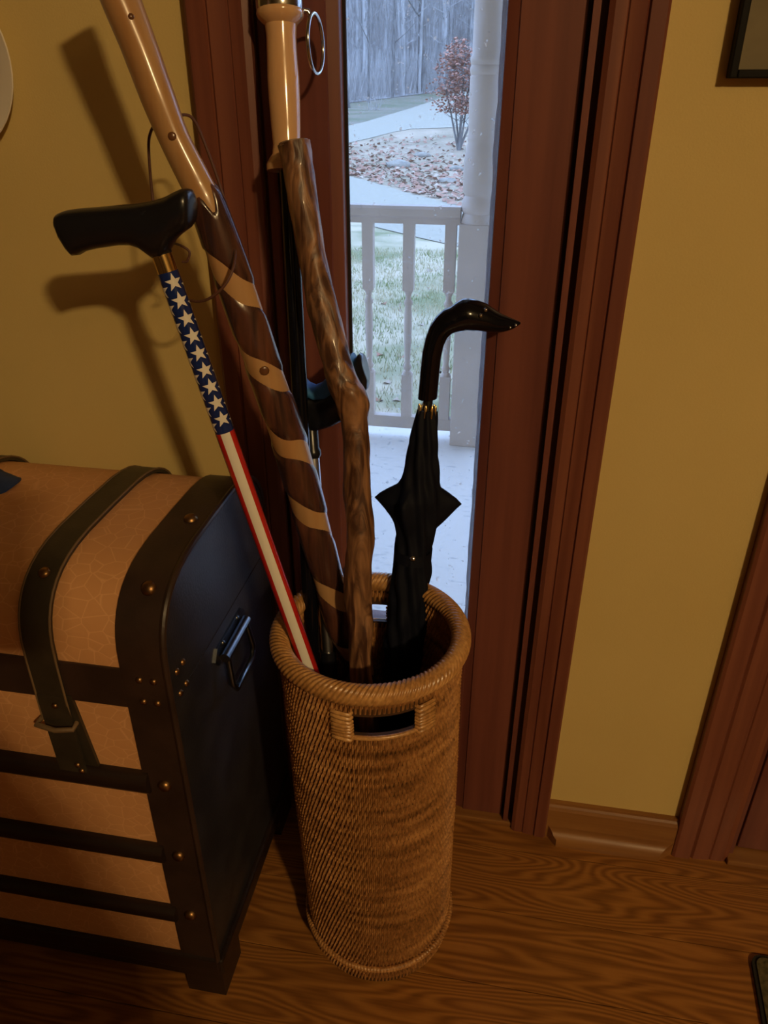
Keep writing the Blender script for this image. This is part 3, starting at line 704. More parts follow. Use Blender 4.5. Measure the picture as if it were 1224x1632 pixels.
# core wall with the two grip holes
NA = 180; zl = [0.004, .05, .1, .2, .3, .4, .5, .546, .5615, .577, .595, BH]
m = MB(); idx = {}
for k, (dr_) in enumerate((-.0025, -.0075)):
    for j, z in enumerate(zl):
        for i in range(NA): idx[(k, j, i)] = len(m.v); m.v.append(cylpt(-PI+2*PI*i/NA, br(z)+dr_, z))
def cell_open(i, j):
    a = -PI+2*PI*(i+.5)/NA; z = (zl[j]+zl[j+1])/2; return in_open(a, z)
for j in range(len(zl)-1):
    for i in range(NA):
        i2 = (i+1) % NA
        if cell_open(i, j): continue
        m.f += [(idx[0, j, i], idx[0, j, i2], idx[0, j+1, i2], idx[0, j+1, i]), (idx[1, j, i], idx[1, j+1, i], idx[1, j+1, i2], idx[1, j, i2])]
        if cell_open((i+1) % NA, j) : m.f.append((idx[0, j, i2], idx[1, j, i2], idx[1, j+1, i2], idx[0, j+1, i2]))
        if cell_open((i-1) % NA, j): m.f.append((idx[0, j, i], idx[0, j+1, i], idx[1, j+1, i], idx[1, j, i]))
        if j+1 < len(zl)-1 and cell_open(i, j+1): m.f.append((idx[0, j+1, i], idx[0, j+1, i2], idx[1, j+1, i2], idx[1, j+1, i]))
        if j > 0 and cell_open(i, j-1): m.f.append((idx[0, j, i], idx[1, j, i], idx[1, j, i2], idx[0, j, i2]))
m.build('core_wall', M['core'], basket, 40)
m = MB(); m.lathe((BC.x, BC.y, 0), [(.112, .006), (.112, .014)], 48); m.build('bottom', M['core'], basket)
def weave(name, sgn, dr_, rows, cols, zlo, zhi, hscale, depthb):
    m = MB(); random.seed(9); dz = (zhi-zlo)/rows
    vs_ = []; fs = []
    for r_ in range(rows):
        z = zlo+(r_+.5)*dz; R = br(z)+dr_+random.uniform(-.0005, .0005)
        ph = (r_ % 2)*.5
        for c_ in range(cols):
            a = -PI+2*PI*(c_+ph)/cols
            if in_open(a, z, .026): continue
            R1 = R+random.uniform(-.0004, .0004); hw_ = PI/cols*.68; hz = dz*hscale; tl = .0012*random.uniform(.6, 1.4); o = len(vs_)
            for q, (zz, b) in enumerate(((-1, .15), (0, 1), (1, .15))):
                for u, b2 in ((-1, .0), (0, 1), (1, .0)):
                    aa = a+u*hw_*(1 if q == 1 else .75)+tl*q/ R1*sgn*0.6; vs_.append(cylpt(aa, R1+sgn*depthb*b*b2, z+zz*hz))
            for q in range(2):
                for u in range(2): k = o+q*3+u; fs.append((k, k+1, k+4, k+3))
    m.v = vs_; m.f = fs; o = m.build(name, M['rattan'], basket, 75); o['kind'] = 'stuff'; return o
weave('woven_strands', 1, -.0020, 68, 126, .010, BH-.010, 1.0, .0042)
weave('inner_strands', -1, -.0080, 38, 110, .30, BH-.010, 1.0, .0042)
# plinth ring and rim
def twist_ring(name, z, R, r, lobes, turns, mtl, n=720, seg=14, amp=.12):
    m = MB(); rs = []
    for i in range(n):
        a = 2*PI*i/n; ring = []
        for j in range(seg):
            b = 2*PI*j/seg; ph = lobes*b+turns*a; rr = r*(1+amp*(abs(math.sin(ph/2))-.6)*2); ring.append(cylpt(a, R+rr*math.cos(b), z+rr*math.sin(b)*1.05))
        rs.append(ring)
    m.rings(rs, False, True); return m.build(name, mtl, basket, 80)
twist_ring('rim', BH+.001, .1215, .0128, 7, -118, M['rim'], 1500, 44, .075)
twist_ring('foot_ring', .046, br(.05)+.003, .0048, 1, 150, M['rattan'], 900, 8, .12)
# lashed grips either side of each hole
for a0, a1, z0, z1 in (OPF, OPB):
    for ae, s in ((a0, -1), (a1, 1)):
        for k in range(8):
            z = z0-.006+k*(z1-z0+.012)/7.2; m = MB(); pts = [cylpt(ae+s*t*.205, br(z)+(.0025 if 0 < t < 1 else -.003), z+.0015*math.sin(k+t)) for t in (-.02, .06, .35, .65, .95, 1.0)]
            m.tube(pts, .0028, 6); m.build('lashing', M['rim'], basket, 60)
    m = MB(); zt = z0-.003; m.tube([cylpt(lerp(a0, a1, t/12), br(zt)-.001, zt) for t in range(13)], .0034, 8); m.build('grip_edge', M['rim'], basket, 60)

# ------------------------------------------------------------------ sticks: pixel path + distance from the wall -> points
def pxpath(pts):
    # pts: (px, py, wall distance y, pixel width)
    P = []; R = []
    for px, py, yw, wd in pts:
        p = hit(px, py, 1, yw); P.append(p); R.append(wd*depth(p)/FPX/2)
    return P, R
def catmull(P, R, n):
    out = []; rr = []
    for i in range(len(P)-1):
        p0, p1, p2, p3 = P[max(i-1, 0)], P[i], P[i+1], P[min(i+2, len(P)-1)]
        for k in range(n):
            t = k/n; out.append(.5*((2*p1)+(p2-p0)*t+(2*p0-5*p1+4*p2-p3)*t*t+(3*p1-p0-3*p2+p3)*t**3)); rr.append(lerp(R[i], R[i+1], t*t*(3-2*t)))
    return out+[P[-1]], rr+[R[-1]]
def frames(path, ref):
    N = None; out = []
    for i in range(len(path)):
        T = (path[min(i+1, len(path)-1)]-path[max(i-1, 0)]).normalized()
        N = (ref-T*ref.dot(T)) if N is None else N-T*N.dot(T); N.normalize(); out.append((T, N.copy(), T.cross(N)))
    return out

# --- spiral-carved hiking stick
P, R = pxpath([(143, -128, -.196, 70), (160, -85, -.197, 72), (176, -42, -.198, 66), (192, 0, -.198, 64), (222, 75, -.199, 60), (250, 150, -.200, 58), (279, 222, -.200, 53), (313, 290, -.200, 54), (334, 335, -.200, 57), (371, 440, -.197, 58), (417, 577, -.190, 57), (459, 697, -.183, 56), (494, 815, -.176, 53), (529, 945, -.168, 47), (546, 1005, -.165, 45)])
P += [V(-.192, -.165, .50), V(-.172, -.170, .32), V(-.150, -.18, .015)]; R += [R[-1], R[-1]*.95, R[-1]*.9]
sp, sr = catmull(P, R, 14)
spiral = thing('hiking_stick', P[-1], 'peeled wooden hiking stick with spiral bands of dark bark', 'walking stick')
toCam = (CAM-P[7]).normalized(); fr = frames(sp, toCam)
cum = [0]
for a, b in zip(sp, sp[1:]): cum.append(cum[-1]+(b-a).length)
# where the pale spiral crosses the camera side: measured rows along the stick
def s_at(py):
    best = min(range(len(sp)), key=lambda i: abs(projy(sp[i])-py)); return cum[best]
def projy(p): v = p-CAM; return 816-FPX*v.dot(UP)/v.dot(FW)
marks = [s_at(v) for v in (452, 582, 702, 818, 948)]; s_bark = s_at(326)
pitch = (marks[-1]-marks[0])/4
def spiral_phase(s):
    # 0 at each mark, growing by one per turn
    tab = [(marks[0]-pitch*2, -2)]+[(mk, i) for i, mk in enumerate(marks)]+[(marks[-1]+pitch*6, 10)]
    return interp(tab, s)
NSEG = 40
def stick_ring(i, j, grow):
    T, N, B = fr[i]; a = 2*PI*j/NSEG; lump = 1+.025*math.sin(3*a+cum[i]*14)+.02*math.sin(2*a-cum[i]*23)
    return sp[i]+(N*math.cos(a)+B*math.sin(a))*(sr[i]*lump+grow)
# resample densely along the stick
den_p, den_r = [], []
for i in range(len(sp)-1):
    for k in range(3): den_p.append(sp[i].lerp(sp[i+1], k/3)); den_r.append(lerp(sr[i], sr[i+1], k/3))
den_p.append(sp[-1]); den_r.append(sr[-1]); sp, sr = den_p, den_r; fr = frames(sp, toCam); cum = [0]
for a, b in zip(sp, sp[1:]): cum.append(cum[-1]+(b-a).length)
core = MB(); core.rings([[stick_ring(i, j, -.0008) for j in range(NSEG)] for i in range(len(sp))])
co = core.build('peeled_core', M['peeled'], spiral, 50)
bark = MB()
tab_u = [(-3.0, marks[0]-3*pitch)]+[(float(i), mk) for i, mk in enumerate(marks)]+[(14.0, marks[-1]+10*pitch)]
def s_band(u): return interp(tab_u, u)
def surf(s, a, grow):
    s = max(0, min(cum[-1]-1e-4, s)); lo, hi = 0, len(cum)-1
    while hi-lo > 1:
        mid = (lo+hi)//2
        if cum[mid] <= s: lo = mid
        else: hi = mid
    t = (s-cum[lo])/(cum[hi]-cum[lo]); T, N, B = fr[lo]; T2, N2, B2 = fr[hi]; c = sp[lo].lerp(sp[hi], t); N = N.lerp(N2, t); B = B.lerp(B2, t)
    lump = 1+.025*math.sin(3*a+s*14)+.02*math.sin(2*a-s*23)
    return c+(N*math.cos(a)+B*math.sin(a))*(lerp(sr[lo], sr[hi], t)*lump+grow)
HW = .135*pitch
def wob(u, q): return .0035*math.sin(7.3*u+q)+.0025*math.sin(17*u+2*q)
def bstrip(us, f0, f1, nv=9):
    o = len(bark.v); n = nv+1
    for u in us:
        a = TW*2*PI*u; s0_, s1_ = f0(u), f1(u)
        for v in range(n):
            t = v/nv; bark.v.append(surf(lerp(s0_, s1_, t), a, -.0012 if v in (0, nv) else .0011))
    for i in range(len(us)-1):
        for v in range(nv): k = o+i*n+v; bark.f.append((k, k+1, k+n+1, k+n))
TW = 1 if fr[len(fr)//2][2].dot(RT) > 0 else -1
def top_edge(u):
    a = 2*PI*u; return s_bark+.012*math.sin(3*a+1)+.006*math.sin(7*a)-.010*math.cos(a-.6)
bstrip([-.5+i/48 for i in range(49)], top_edge, lambda u: s_band(u)-HW+wob(u, 0), 14)
umax = 4.0
while s_band(umax+1) < cum[-1]: umax += .1
nst_ = int((umax+.5)*44)
bstrip([-.5+i/44 for i in range(nst_)], lambda u: s_band(u)+HW+wob(u, 1), lambda u: s_band(u+1)-HW+wob(u+1, 0), 9)
bo = bark.build('bark', M['bark'], spiral, 60); tag(bo, 'dark stained bark bands')
for py, off, r in ((219, .08, .0045), (582, .02, .006), (35, -.2, .003), (330, .35, .006)):
    i = min(range(len(sp)), key=lambda i: abs(projy(sp[i])-py)); T, N, B = fr[i]; d = (N*math.cos(off)+B*math.sin(off)); c = sp[i]+d*(sr[i]-.0008)
    MB().dome(c, d, r, .0016, 10, 3).build('knot', M['knot'], spiral, 60)
# leather thong through the stick
th = MB(); pts = [hit(px, py, 1, yw) for px, py, yw in ((280, 190, -.195), (292, 183, -.180), (308, 190, -.17), (325, 225, -.165), (352, 300, -.166), (372, 370, -.18), (373, 420, -.232), (355, 458, -.245), (322, 480, -.240), (288, 470, -.225), (262, 430, -.20), (245, 330, -.165), (237, 240, -.165), (241, 208, -.17), (252, 196, -.185))]
pts2, _ = catmull(pts, [1]*len(pts), 8); th.tube(pts2, .0016, 7); th.build('leather_thong', M['thong'], spiral, 60)
th = MB(); k0 = hit(288, 398, 1, -.2); kq, _ = catmull([k0+V(-.016, .02, .003), k0+V(.002, 0, .004), k0+V(.010, 0, -.002), k0+V(.006, 0, -.012), k0+V(.000, 0, -.013)], [1]*5, 6); th.tube(kq, .0014, 7); th.build('thong_end', M['thong'], spiral, 60)

# --- star-spangled cane with T handle
A = hit(262, 418, 1, -.250); Mi = hit(504, 1096, 1, -.268); Bt = A+(Mi-A)*((.016-A.z)/(Mi.z-A.z))
d = (Bt-A).normalized(); tl = (CAM-A).normalized(); n0 = (tl-d*tl.dot(d)).normalized(); b0_ = d.cross(n0)
cane = thing('flag_cane', Bt, 'walking cane printed with stars and stripes, black T-shaped handle', 'cane')
def cpt(s, a, r): return A+d*s+(n0*math.cos(a)+b0_*math.sin(a))*r
Lc = (Bt-A).length; rc = .0155; sb = (hit(352, 688, 1, -.256)-A).length
rc = 36*depth(A)/FPX/2*.93
def cyl(m, s0, s1, r, n=28, cap=True): return m.rings([[cpt(s, 2*PI*j/n, r) for j in range(n)] for s in (s0, s1)], cap)
cyl(MB(), .010, sb, rc).build('star_tube', M['navy'], cane, 40)
cyl(MB(), sb, Lc-.02, rc).build('stripe_tube', M['redprint'], cane, 40)
cyl(MB(), -.012, .012, rc*.96).build('gold_collar', M['gold'], cane, 40)
cyl(MB(), Lc-.03, Lc, rc*1.25).build('rubber_tip', M['blackplastic'], cane, 40)
def patch(name, s0, s1, a0, a1, mtl, n=8):
    m = MB(); lo_ = [cpt(s0, lerp(a0, a1, i/n), rc+.0003) for i in range(n+1)]; hi_ = [cpt(s1, lerp(a0, a1, i/n), rc+.0003) for i in range(n+1)]
    m.add(lo_+hi_, [(i, i+1, n+2+i, n+1+i) for i in range(n)]); return m.build(name, mtl, cane, 60)
sstop = (hit(500, 1084, 1, -.267)-A).length
sgn_b = 1 if b0_.dot(RT) > 0 else -1
for k in range(3):
    patch('white_stripe', sb, sstop, 2*PI*k/3-.50-.04*sgn_b, 2*PI*k/3+.50-.04*sgn_b, M['whiteprint'])
star_rows = 4; nst = 9; ds = (sb-.021-.017)/8
for rI in range(star_rows):
    a_c = sgn_b*(.22)+2*PI*rI/star_rows
    for k in range(nst):
        s_c = .021+ds*(k+(.32 if rI % 2 else 0)); Rs = .0098
        if s_c > sb-.010: continue
        m = MB(); corner = [(Rs*math.cos(2*PI*q/10)*(1 if q % 2 == 0 else .40), Rs*math.sin(2*PI*q/10)*(1 if q % 2 == 0 else .40)) for q in range(10)]
        for q in range(10):
            A2, B2 = corner[q], corner[(q+1) % 10]; nd = 4; ix = {}
            for i in range(nd+1):
                for j_ in range(nd+1-i):
                    u, v = i/nd, j_/nd; ix[i, j_] = len(m.v); px_ = A2[0]*u+B2[0]*v; py_ = A2[1]*u+B2[1]*v
                    m.v.append(cpt(s_c-px_, a_c+py_/rc, rc+.0004))
            for i in range(nd):
                for j_ in range(nd-i):
                    m.f.append((ix[i, j_], ix[i+1, j_], ix[i, j_+1]))
                    if i+j_ < nd-1: m.f.append((ix[i+1, j_], ix[i+1, j_+1], ix[i, j_+1]))
        m.build('star', M['whiteprint'], cane, 60)
# T handle: lofted grip, neck and blunt nose
hn = MB(); stn = []
for px, yt_, yb_, dp in ((93, 343, 352, .020), (96, 339, 364, .028), (103, 336, 382, .032), (112, 334, 398, .033), (120, 333, 407, .034), (128, 332, 406, .034), (138, 331, 400, .034), (155, 330, 396, .034), (175, 328, 393, .035), (195, 326, 390, .036), (212, 325, 390, .037), (226, 323, 395, .037), (238, 321, 404, .037), (247, 319, 411, .036), (262, 314, 410, .036), (270, 310, 398, .036), (277, 306, 385, .036), (286, 302, 376, .036), (295, 300, 369, .036), (302, 302, 364, .034), (306, 312, 358, .030), (307, 322, 350, .022)):
    t = hit(px, yt_, 1, -.250); b = hit(px, yb_, 1, -.250); c = (t+b)/2; hh = (t-b).length/2; u = (t-b).normalized(); v = V(0, -1, 0)
    ring = []
    for j in range(20):
        a = 2*PI*j/20; ca, sa = math.cos(a), math.sin(a); e = .75
        ring.append(c+u*hh*math.copysign(abs(sa)**e, sa)+v*dp/2*math.copysign(abs(ca)**e, ca))
    stn.append(ring)
hn.rings(stn); hn.build('t_handle', M['blackplastic'], cane, 60)
nk = MB(); nk.rings([[cpt(s, 2*PI*j/24, r) for j in range(24)] for s, r in ((-.052, .0185), (-.036, .0185), (-.026, .0172), (-.018, rc*1.04), (-.008, rc*1.02))]); nk.build('handle_neck', M['blackplastic'], cane, 60)

# --- beech-handled staff with chrome cap and split ring
A = hit(453, 150, 1, -.050); Mi = hit(494, 955, 1, -.178); d = (Mi-A).normalized()
def ax(py):
    best = min([A+d*(t*.002-.3) for t in range(700)], key=lambda p: abs(projy(p)-py)); return best
Bt = A+d*((.016-A.z)/d.z)
staff = thing('wooden_handled_staff', Bt, 'black staff with turned beech handle, chrome cap and split ring', 'staff')
def turn(name, rows, mtl, n=28):
    m = MB(); pts = [ax(py) for py, wd in rows]; rad = [wd*depth(p)/FPX/2 for p, (py, wd) in zip(pts, rows)]
    m.tube(pts, rad, n); return m.build(name, mtl, staff, 40)
turn('chrome_cap', [(-34, 62), (-26, 74), (-20, 76), (12, 76), (17, 74)], M['chrome'])
turn('turned_handle', [(15, 70), (18, 75), (26, 76), (31, 70), (36, 58), (42, 51), (60, 48), (90, 49), (125, 51), (160, 50), (200, 47), (232, 44), (246, 48), (254, 60), (262, 68), (273, 68)], M['beech'])
m = MB(); p0 = ax(272); m.tube([p0, p0.lerp(Bt, .5), Bt], .0105, 16); m.build('black_shaft', M['blackgloss'], staff, 40)
rg = MB(); c = hit(503, 70, 1, -.045); u = (hit(505, 118, 1, -.045)-hit(500, 21, 1, -.045)); rr = u.length/2; u.normalize(); v = (RT*-.04+V(0, -1, 0)*.98).normalized()
rg.tube([c+u*rr*math.cos(2*PI*i/40)+v*rr*math.sin(2*PI*i/40)+RT*(.0) for i in range(40)], .0022, 8, closed=True); rg.build('split_ring', M['chrome'], staff, 60)
m = MB(); e0 = hit(484, 17, 1, -.05); e1 = hit(497, 28, 1, -.047); m.tube([e0, e0.lerp(e1, .5)+V(0, 0, .003), e1], .003, 8); m.build('ring_eye', M['chrome'], staff, 60)

# --- folding cane with blue grip
A = hit(497, 700, 1, -.098); Mi = hit(521, 1020, 1, -.172); d = (Mi-A).normalized(); Bt = A+d*((.016-A.z)/d.z)
bl = thing('blue_grip_cane', Bt, 'silver folding cane with blue and black moulded grip, behind the knotty stick', 'cane')
m = MB(); s1 = (hit(524, 1036, 1, -.174)-A).length; m.tube([A+d*.02, A+d*s1], .0085, 16); m.build('silver_tube', M['silver'], bl, 40)
m = MB(); m.tube([A+d*s1, Bt], .0115, 16); m.build('lower_tube', M['blackplastic'], bl, 40)
m = MB(); m.tube([A-d*.045, A-d*.03, A+d*.012, A+d*.016, A+d*.022, A+d*.026], [.0085, .0095, .0095, .0115, .0115, .009], 16); m.build('collar', M['blackplastic'], bl, 40)
def slabloft(name, rows, mtl, wd, yw):
    m = MB(); rs = []
    for (xa, ya), (xb, yb) in rows:
        t = hit(xa, ya, 1, yw); b = hit(xb, yb, 1, yw); c = (t+b)/2; hh = (t-b).length/2; u = (t-b).normalized()
        rs.append([c+u*hh*math.copysign(abs(math.sin(2*PI*j/16))**.7, math.sin(2*PI*j/16))+V(0, -1, 0)*wd/2*math.copysign(abs(math.cos(2*PI*j/16))**.7, math.cos(2*PI*j/16)) for j in range(16)])
    m.rings(rs); return m.build(name, mtl, bl, 60)
slabloft('lower_grip', [((484, 622), (488, 668)), ((492, 628), (494, 686)), ((505, 630), (510, 684)), ((522, 624), (530, 678)), ((540, 606), (550, 668)), ((556, 585), (570, 650)), ((566, 570), (580, 628)), ((573, 563), (587, 618)), ((578, 566), (588, 606))], M['blackplastic'], .030, -.094)
slabloft('blue_pad', [((483, 606), (486, 618)), ((490, 612), (494, 630)), ((500, 616), (504, 634)), ((512, 611), (520, 633)), ((525, 597), (535, 624)), ((540, 580), (552, 606)), ((553, 568), (566, 592)), ((560, 564), (572, 592))], M['bluerub'], .034, -.095)

# --- knotty stick
P, R = pxpath([(468, 228, -.108, 51), (474, 262, -.112, 47), (485, 330, -.120, 48), (499, 420, -.130, 45), (518, 500, -.142, 45), (533, 560, -.150, 46), (545, 605, -.157, 50), (560, 640, -.162, 50), (566, 680, -.168, 43), (568, 740, -.177, 42), (571, 800, -.186, 42), (575, 858, -.194, 45), (571, 905, -.201, 43), (571, 950, -.208, 42), (575, 1000, -.216, 40), (574, 1060, -.224, 36)])
P += [V(-.165, -.236, .40), V(-.145, -.25, .016)]; R += [R[-1], R[-1]]
kp, kr = catmull(P, R, 10); random.seed(4)
ks = thing('knotty_stick', P[-1], 'crooked knotty brown wooden stick with sawn flat top', 'walking stick')
m = MB(); kn = [(39, 2.4, .16), (66, 1.0, .18), (72, .2, .14), (113, 5.2, .16), (140, .5, .15), (96, 3.3, .10), (20, 1.2, .08), (55, 4.2, .10)]
def krf(i, a):
    r = 1+.035*math.sin(2*a+i*.21)+.025*math.sin(5*a-i*.33)+.02*math.sin(9*a+i*.7)
    for ki, ka, h_ in kn:
        da = (a-ka+PI) % (2*PI)-PI; r += h_*math.exp(-((i-ki)/3.2)**2-(da/.6)**2)
    # spiralling ridge left by a vine
    da = (a+i*.075+PI) % (2*PI)-PI; r += .07*math.exp(-(da/.25)**2)
    return r
m.tube(kp, kr, 36, krf); m.build('stick_shaft', M['drift'], ks, 70)
m = MB(); T = (kp[0]-kp[1]).normalized(); u = T.orthogonal().normalized(); v = T.cross(u)
m.rings([[kp[0]+T*t+(u*math.cos(2*PI*j/20)+v*math.sin(2*PI*j/20))*kr[0]*s for j in range(20)] for t, s in ((-.002, .97), (.0015, .93))]); m.build('sawn_top', M['endgrain'], ks)

# --- umbrella with bird-head handle
umA = hit(682, 640, 1, -.060); Mi = hit(640, 1070, 1, -.150); d = (Mi-umA).normalized(); Bt = umA+d*((.016-umA.z)/d.z)
um = thing('umbrella', Bt, 'furled black umbrella with glossy black bird-head handle', 'umbrella')
def uy(px, py): return lerp(-.060, -.030, max(0, min(1, (px-683)/140)))
rows = [((666, 634), (697, 634)), ((668, 612), (699, 613)), ((670, 588), (701, 590)), ((673, 560), (704, 566)), ((678, 538), (708, 550)), ((685, 519), (714, 538)), ((695, 504), (722, 531)), ((707, 493), (732, 528)), ((718, 489), (740, 527)), ((727, 482), (746, 526)), ((738, 476), (754, 527)), ((750, 476), (762, 527)), ((762, 479), (772, 528)), ((775, 484), (782, 529)), ((788, 493), (792, 530)), ((799, 500), (801, 529)), ((810, 505), (810, 527)), ((820, 509), (818, 524)), ((827, 512), (824, 520)), ((830, 514), (829, 517))]
m = MB(); rs = []
for i, ((xa, ya), (xb, yb)) in enumerate(rows):
    yw = uy((xa+xb)/2, 0); t = hit(xa, ya, 1, yw); b = hit(xb, yb, 1, yw); c = (t+b)/2; hh = (t-b).length/2; u = (t-b).normalized()
    dp = hh*(1 if i < 9 else (.9 if i < 14 else 1.0))
    rs.append([c+u*hh*math.sin(2*PI*j/20)+V(0, -1, 0)*dp*math.cos(2*PI*j/20) for j in range(20)])
m.rings(rs); hd_ = m.build('bird_head_handle', M['blackgloss'], um, 70)
for px, py in ((766, 503), (774, 494)):
    p = hit(px, py, 1, -.061 if py > 500 else -.058); MB().dome(p, (CAM-p), .0026, .0018, 8, 3).build('eye', M['chrome'], hd_, 60)
for px, py in ((813, 522), (822, 518)): p = hit(px, py, 1, -.041); MB().dome(p, (CAM-p), .0018, .0012, 8, 3).build('nostril', M['chrome'], hd_, 60)
m = MB(); q = umA-d*.041; m.tube([q-d*.0012, q+d*.0012], .0142, 20); m.build('handle_ring', M['blackplastic'], hd_, 40)
m = MB(); m.tube([umA-d*.004, umA+d*.03], .0068, 14); m.build('runner', M['blackplastic'], um, 40)
T = d; u0 = RT-T*RT.dot(T); u0.normalize(); v0 = T.cross(u0)
for k in range(8):
    a = 2*PI*(k+.3)/8; rr = .0112; c = umA+d*.004+(u0*math.cos(a)+v0*math.sin(a))*rr
    m = MB(); m.tube([c, c+d*.003, c+d*.016, c+d*.020], [.0012, .0021, .0021, .0016], 8); m.build('rib_tip', M['gold'], um, 60)
def sdist(py): return (ux(py)-umA).dot(d)
def ux(py): return min([umA+d*(t*.001) for t in range(900)], key=lambda p: abs(projy(p)-py))
Ltot = (Bt-umA).length
wtab = [(sdist(654), .0125), (sdist(668), .0150), (sdist(700), .0185), (sdist(740), .0220), (sdist(770), .0255), (sdist(785), .0275), (sdist(830), .0265), (sdist(870), .0245), (sdist(930), .0265), (sdist(985), .0280), (sdist(1070), .0260), (Ltot-.07, .012), (Ltot-.05, .006)]
s0 = wtab[0][0]; s1 = wtab[-1][0]; ns = 110; na = 96; fa, fb, fc = sdist(772), sdist(797), sdist(852)
def wing(s):
    if s < fa or s > fc: return 0
    return (s-fa)/(fb-fa) if s < fb else max(0, 1-(s-fb)/(fc-fb))**1.25
m = MB(); rs = []
for i in range(ns+1):
    s = lerp(s0, s1, i/ns); r = interp(wtab, s); ring = []
    for j in range(na):
        a = 2*PI*j/na; tw = 9*(s-s0); rr = r*(1+.10*math.cos(8*a+tw*6)+.05*math.cos(3*a-tw*9)+.02*math.sin(s*160+4*a))
        wv = wing(s)
        for ka, L_ in ((0.0, .034), (PI, .032), (2.1, .02), (-2.2, .02)):
            da = (a-ka+PI) % (2*PI)-PI; rr += wv*L_*math.exp(-(abs(da)/.30)**1.3)
        ring.append(umA+d*s+(u0*math.cos(a)+v0*math.sin(a))*rr)
    rs.append(ring)
m.rings(rs); cn = m.build('canopy', M['blackcloth'], um, 75)
m = MB(); m.tube([umA+d*(s1-.01), Bt], [.005, .0035], 12); m.build('ferrule', M['blackplastic'], um, 40)
p = ux(890)+(CAM-ux(890)).normalized()*.0285; MB().dome(p, (CAM-p), .0042, .0015, 10, 3).build('snap_button', M['chrome'], um, 60)
# tie strap wrapped round the folds
st = MB(); ss = sdist(872); st.rings([[umA+d*(ss+dz_+.006*math.sin(a_))+(u0*math.cos(a_)+v0*math.sin(a_))*.0272 for a_ in [2*PI*j/32 for j in range(32)]] for dz_ in (0, .016)], False); st.build('tie_strap', M['blackcloth'], um, 60)

# ------------------------------------------------------------------ things on the wall and floor
# white plate, only its right edge shows
cpl = hit(-98, 98, 1, -.012); rp = .108
m = MB(); prof = [(.0, .004), (.060, .004), (.066, .007), (.078, .015), (.100, .020), (.108, .022), (.109, .0205), (.100, .017), (.078, .011), (.066, .002), (.055, 0), (.0, 0)]
rs = [[V(cpl.x+r*math.cos(2*PI*j/48), -.003-h_, cpl.z+r*math.sin(2*PI*j/48)) for j in range(48)] for r, h_ in prof if r > 0]
m.rings(rs); pl = tag(m.build('wall_plate', M['plate'], None, 40), 'white glazed plate hung on the yellow wall', 'plate')
# framed picture
fx, fz = .2035, 1.2635; fw_, fh_ = .26, .33; bt = .0085
pic = thing('framed_picture', (fx+fw_/2, 0, fz), 'black framed picture with olive mat on the yellow wall', 'picture')
for nm, b in (('frame_bar', (fx, fx+bt, fz, fz+fh_)), ('frame_bar', (fx+fw_-bt, fx+fw_, fz, fz+fh_)), ('frame_bar', (fx+bt, fx+fw_-bt, fz, fz+bt)), ('frame_bar', (fx+bt, fx+fw_-bt, fz+fh_-bt, fz+fh_))):
    MB().box(b[0], b[1], -.020, -.001, b[2], b[3], .0015).build(nm, M['frame'], pic)
MB().box(fx+bt, fx+fw_-bt, -.012, -.002, fz+bt, fz+fh_-bt).build('mat_board', M['mat_board'], pic)
MB().box(fx+bt+.034, fx+fw_-bt-.034, -.0125, -.012, fz+bt+.001, fz+fh_-bt-.034).build('print', M['print'], pic)
# rug corner
c0 = V(.470, -.190, 0)
rug = thing('rug', (c0.x+.4, c0.y-.35, 0), 'dark olive pile rug with black bound edge in front of the door', 'rug')
def rrect(x0, x1, y0, y1, r):
    pts = []
    for cx, cy, a0 in ((x1-r, y1-r, 0), (x0+r, y1-r, 90), (x0+r, y0+r, 180), (x1-r, y0+r, 270)):
        for k in range(7): a = math.radians(a0+15*k); pts.append((cx+r*math.cos(a), cy+r*math.sin(a)))
    return pts
def rot(pts, a=-.06): return [(c0.x+(x-c0.x)*math.cos(a)-(y_-c0.y)*math.sin(a), c0.y+(x-c0.x)*math.sin(a)+(y_-c0.y)*math.cos(a)) for x, y_ in pts]
MB().prism(rot(rrect(c0.x-.006, c0.x+.80, c0.y-.62, c0.y, .018)), 'z', 0, .007).build('binding', M['rugedge'], rug)
MB().prism(rot(rrect(c0.x, c0.x+.794, c0.y-.614, c0.y-.006, .014)), 'z', .003, .010).build('pile', M['rug'], rug)

# ------------------------------------------------------------------ ceiling fixture behind the viewer
fx_ = thing('ceiling_lamp', (LAMP.x, LAMP.y, ZC), 'two-bulb ceiling lamp with a round metal canopy', 'lamp')
MB().lathe((LAMP.x, LAMP.y, ZC), [(.09, 0), (.09, -.02), (.05, -.035)], 32).build('canopy', M['brass'], fx_, 40)
MB().lathe((LAMP.x, LAMP.y, ZC), [(.014, -.03), (.014, -.15)], 16).build('stem', M['brass'], fx_, 40)
for b in BULBS:
    m = MB(); m.tube([b+V(0, 0, .085), b+V(0, 0, .045)], [.017, .014], 16); m.build('socket', M['brass'], fx_, 40)
    m = MB(); m.tube([V(LAMP.x, LAMP.y, ZC-.145), b+V(0, 0, .083)], .008, 10); m.build('arm', M['brass'], fx_, 40)
    m = MB(); m.lathe(b, [(.004, -.026), (.018, -.020), (.026, -.004), (.026, .008), (.018, .026), (.012, .046)], 20); m.build('bulb', M['bulb'], fx_, 60)

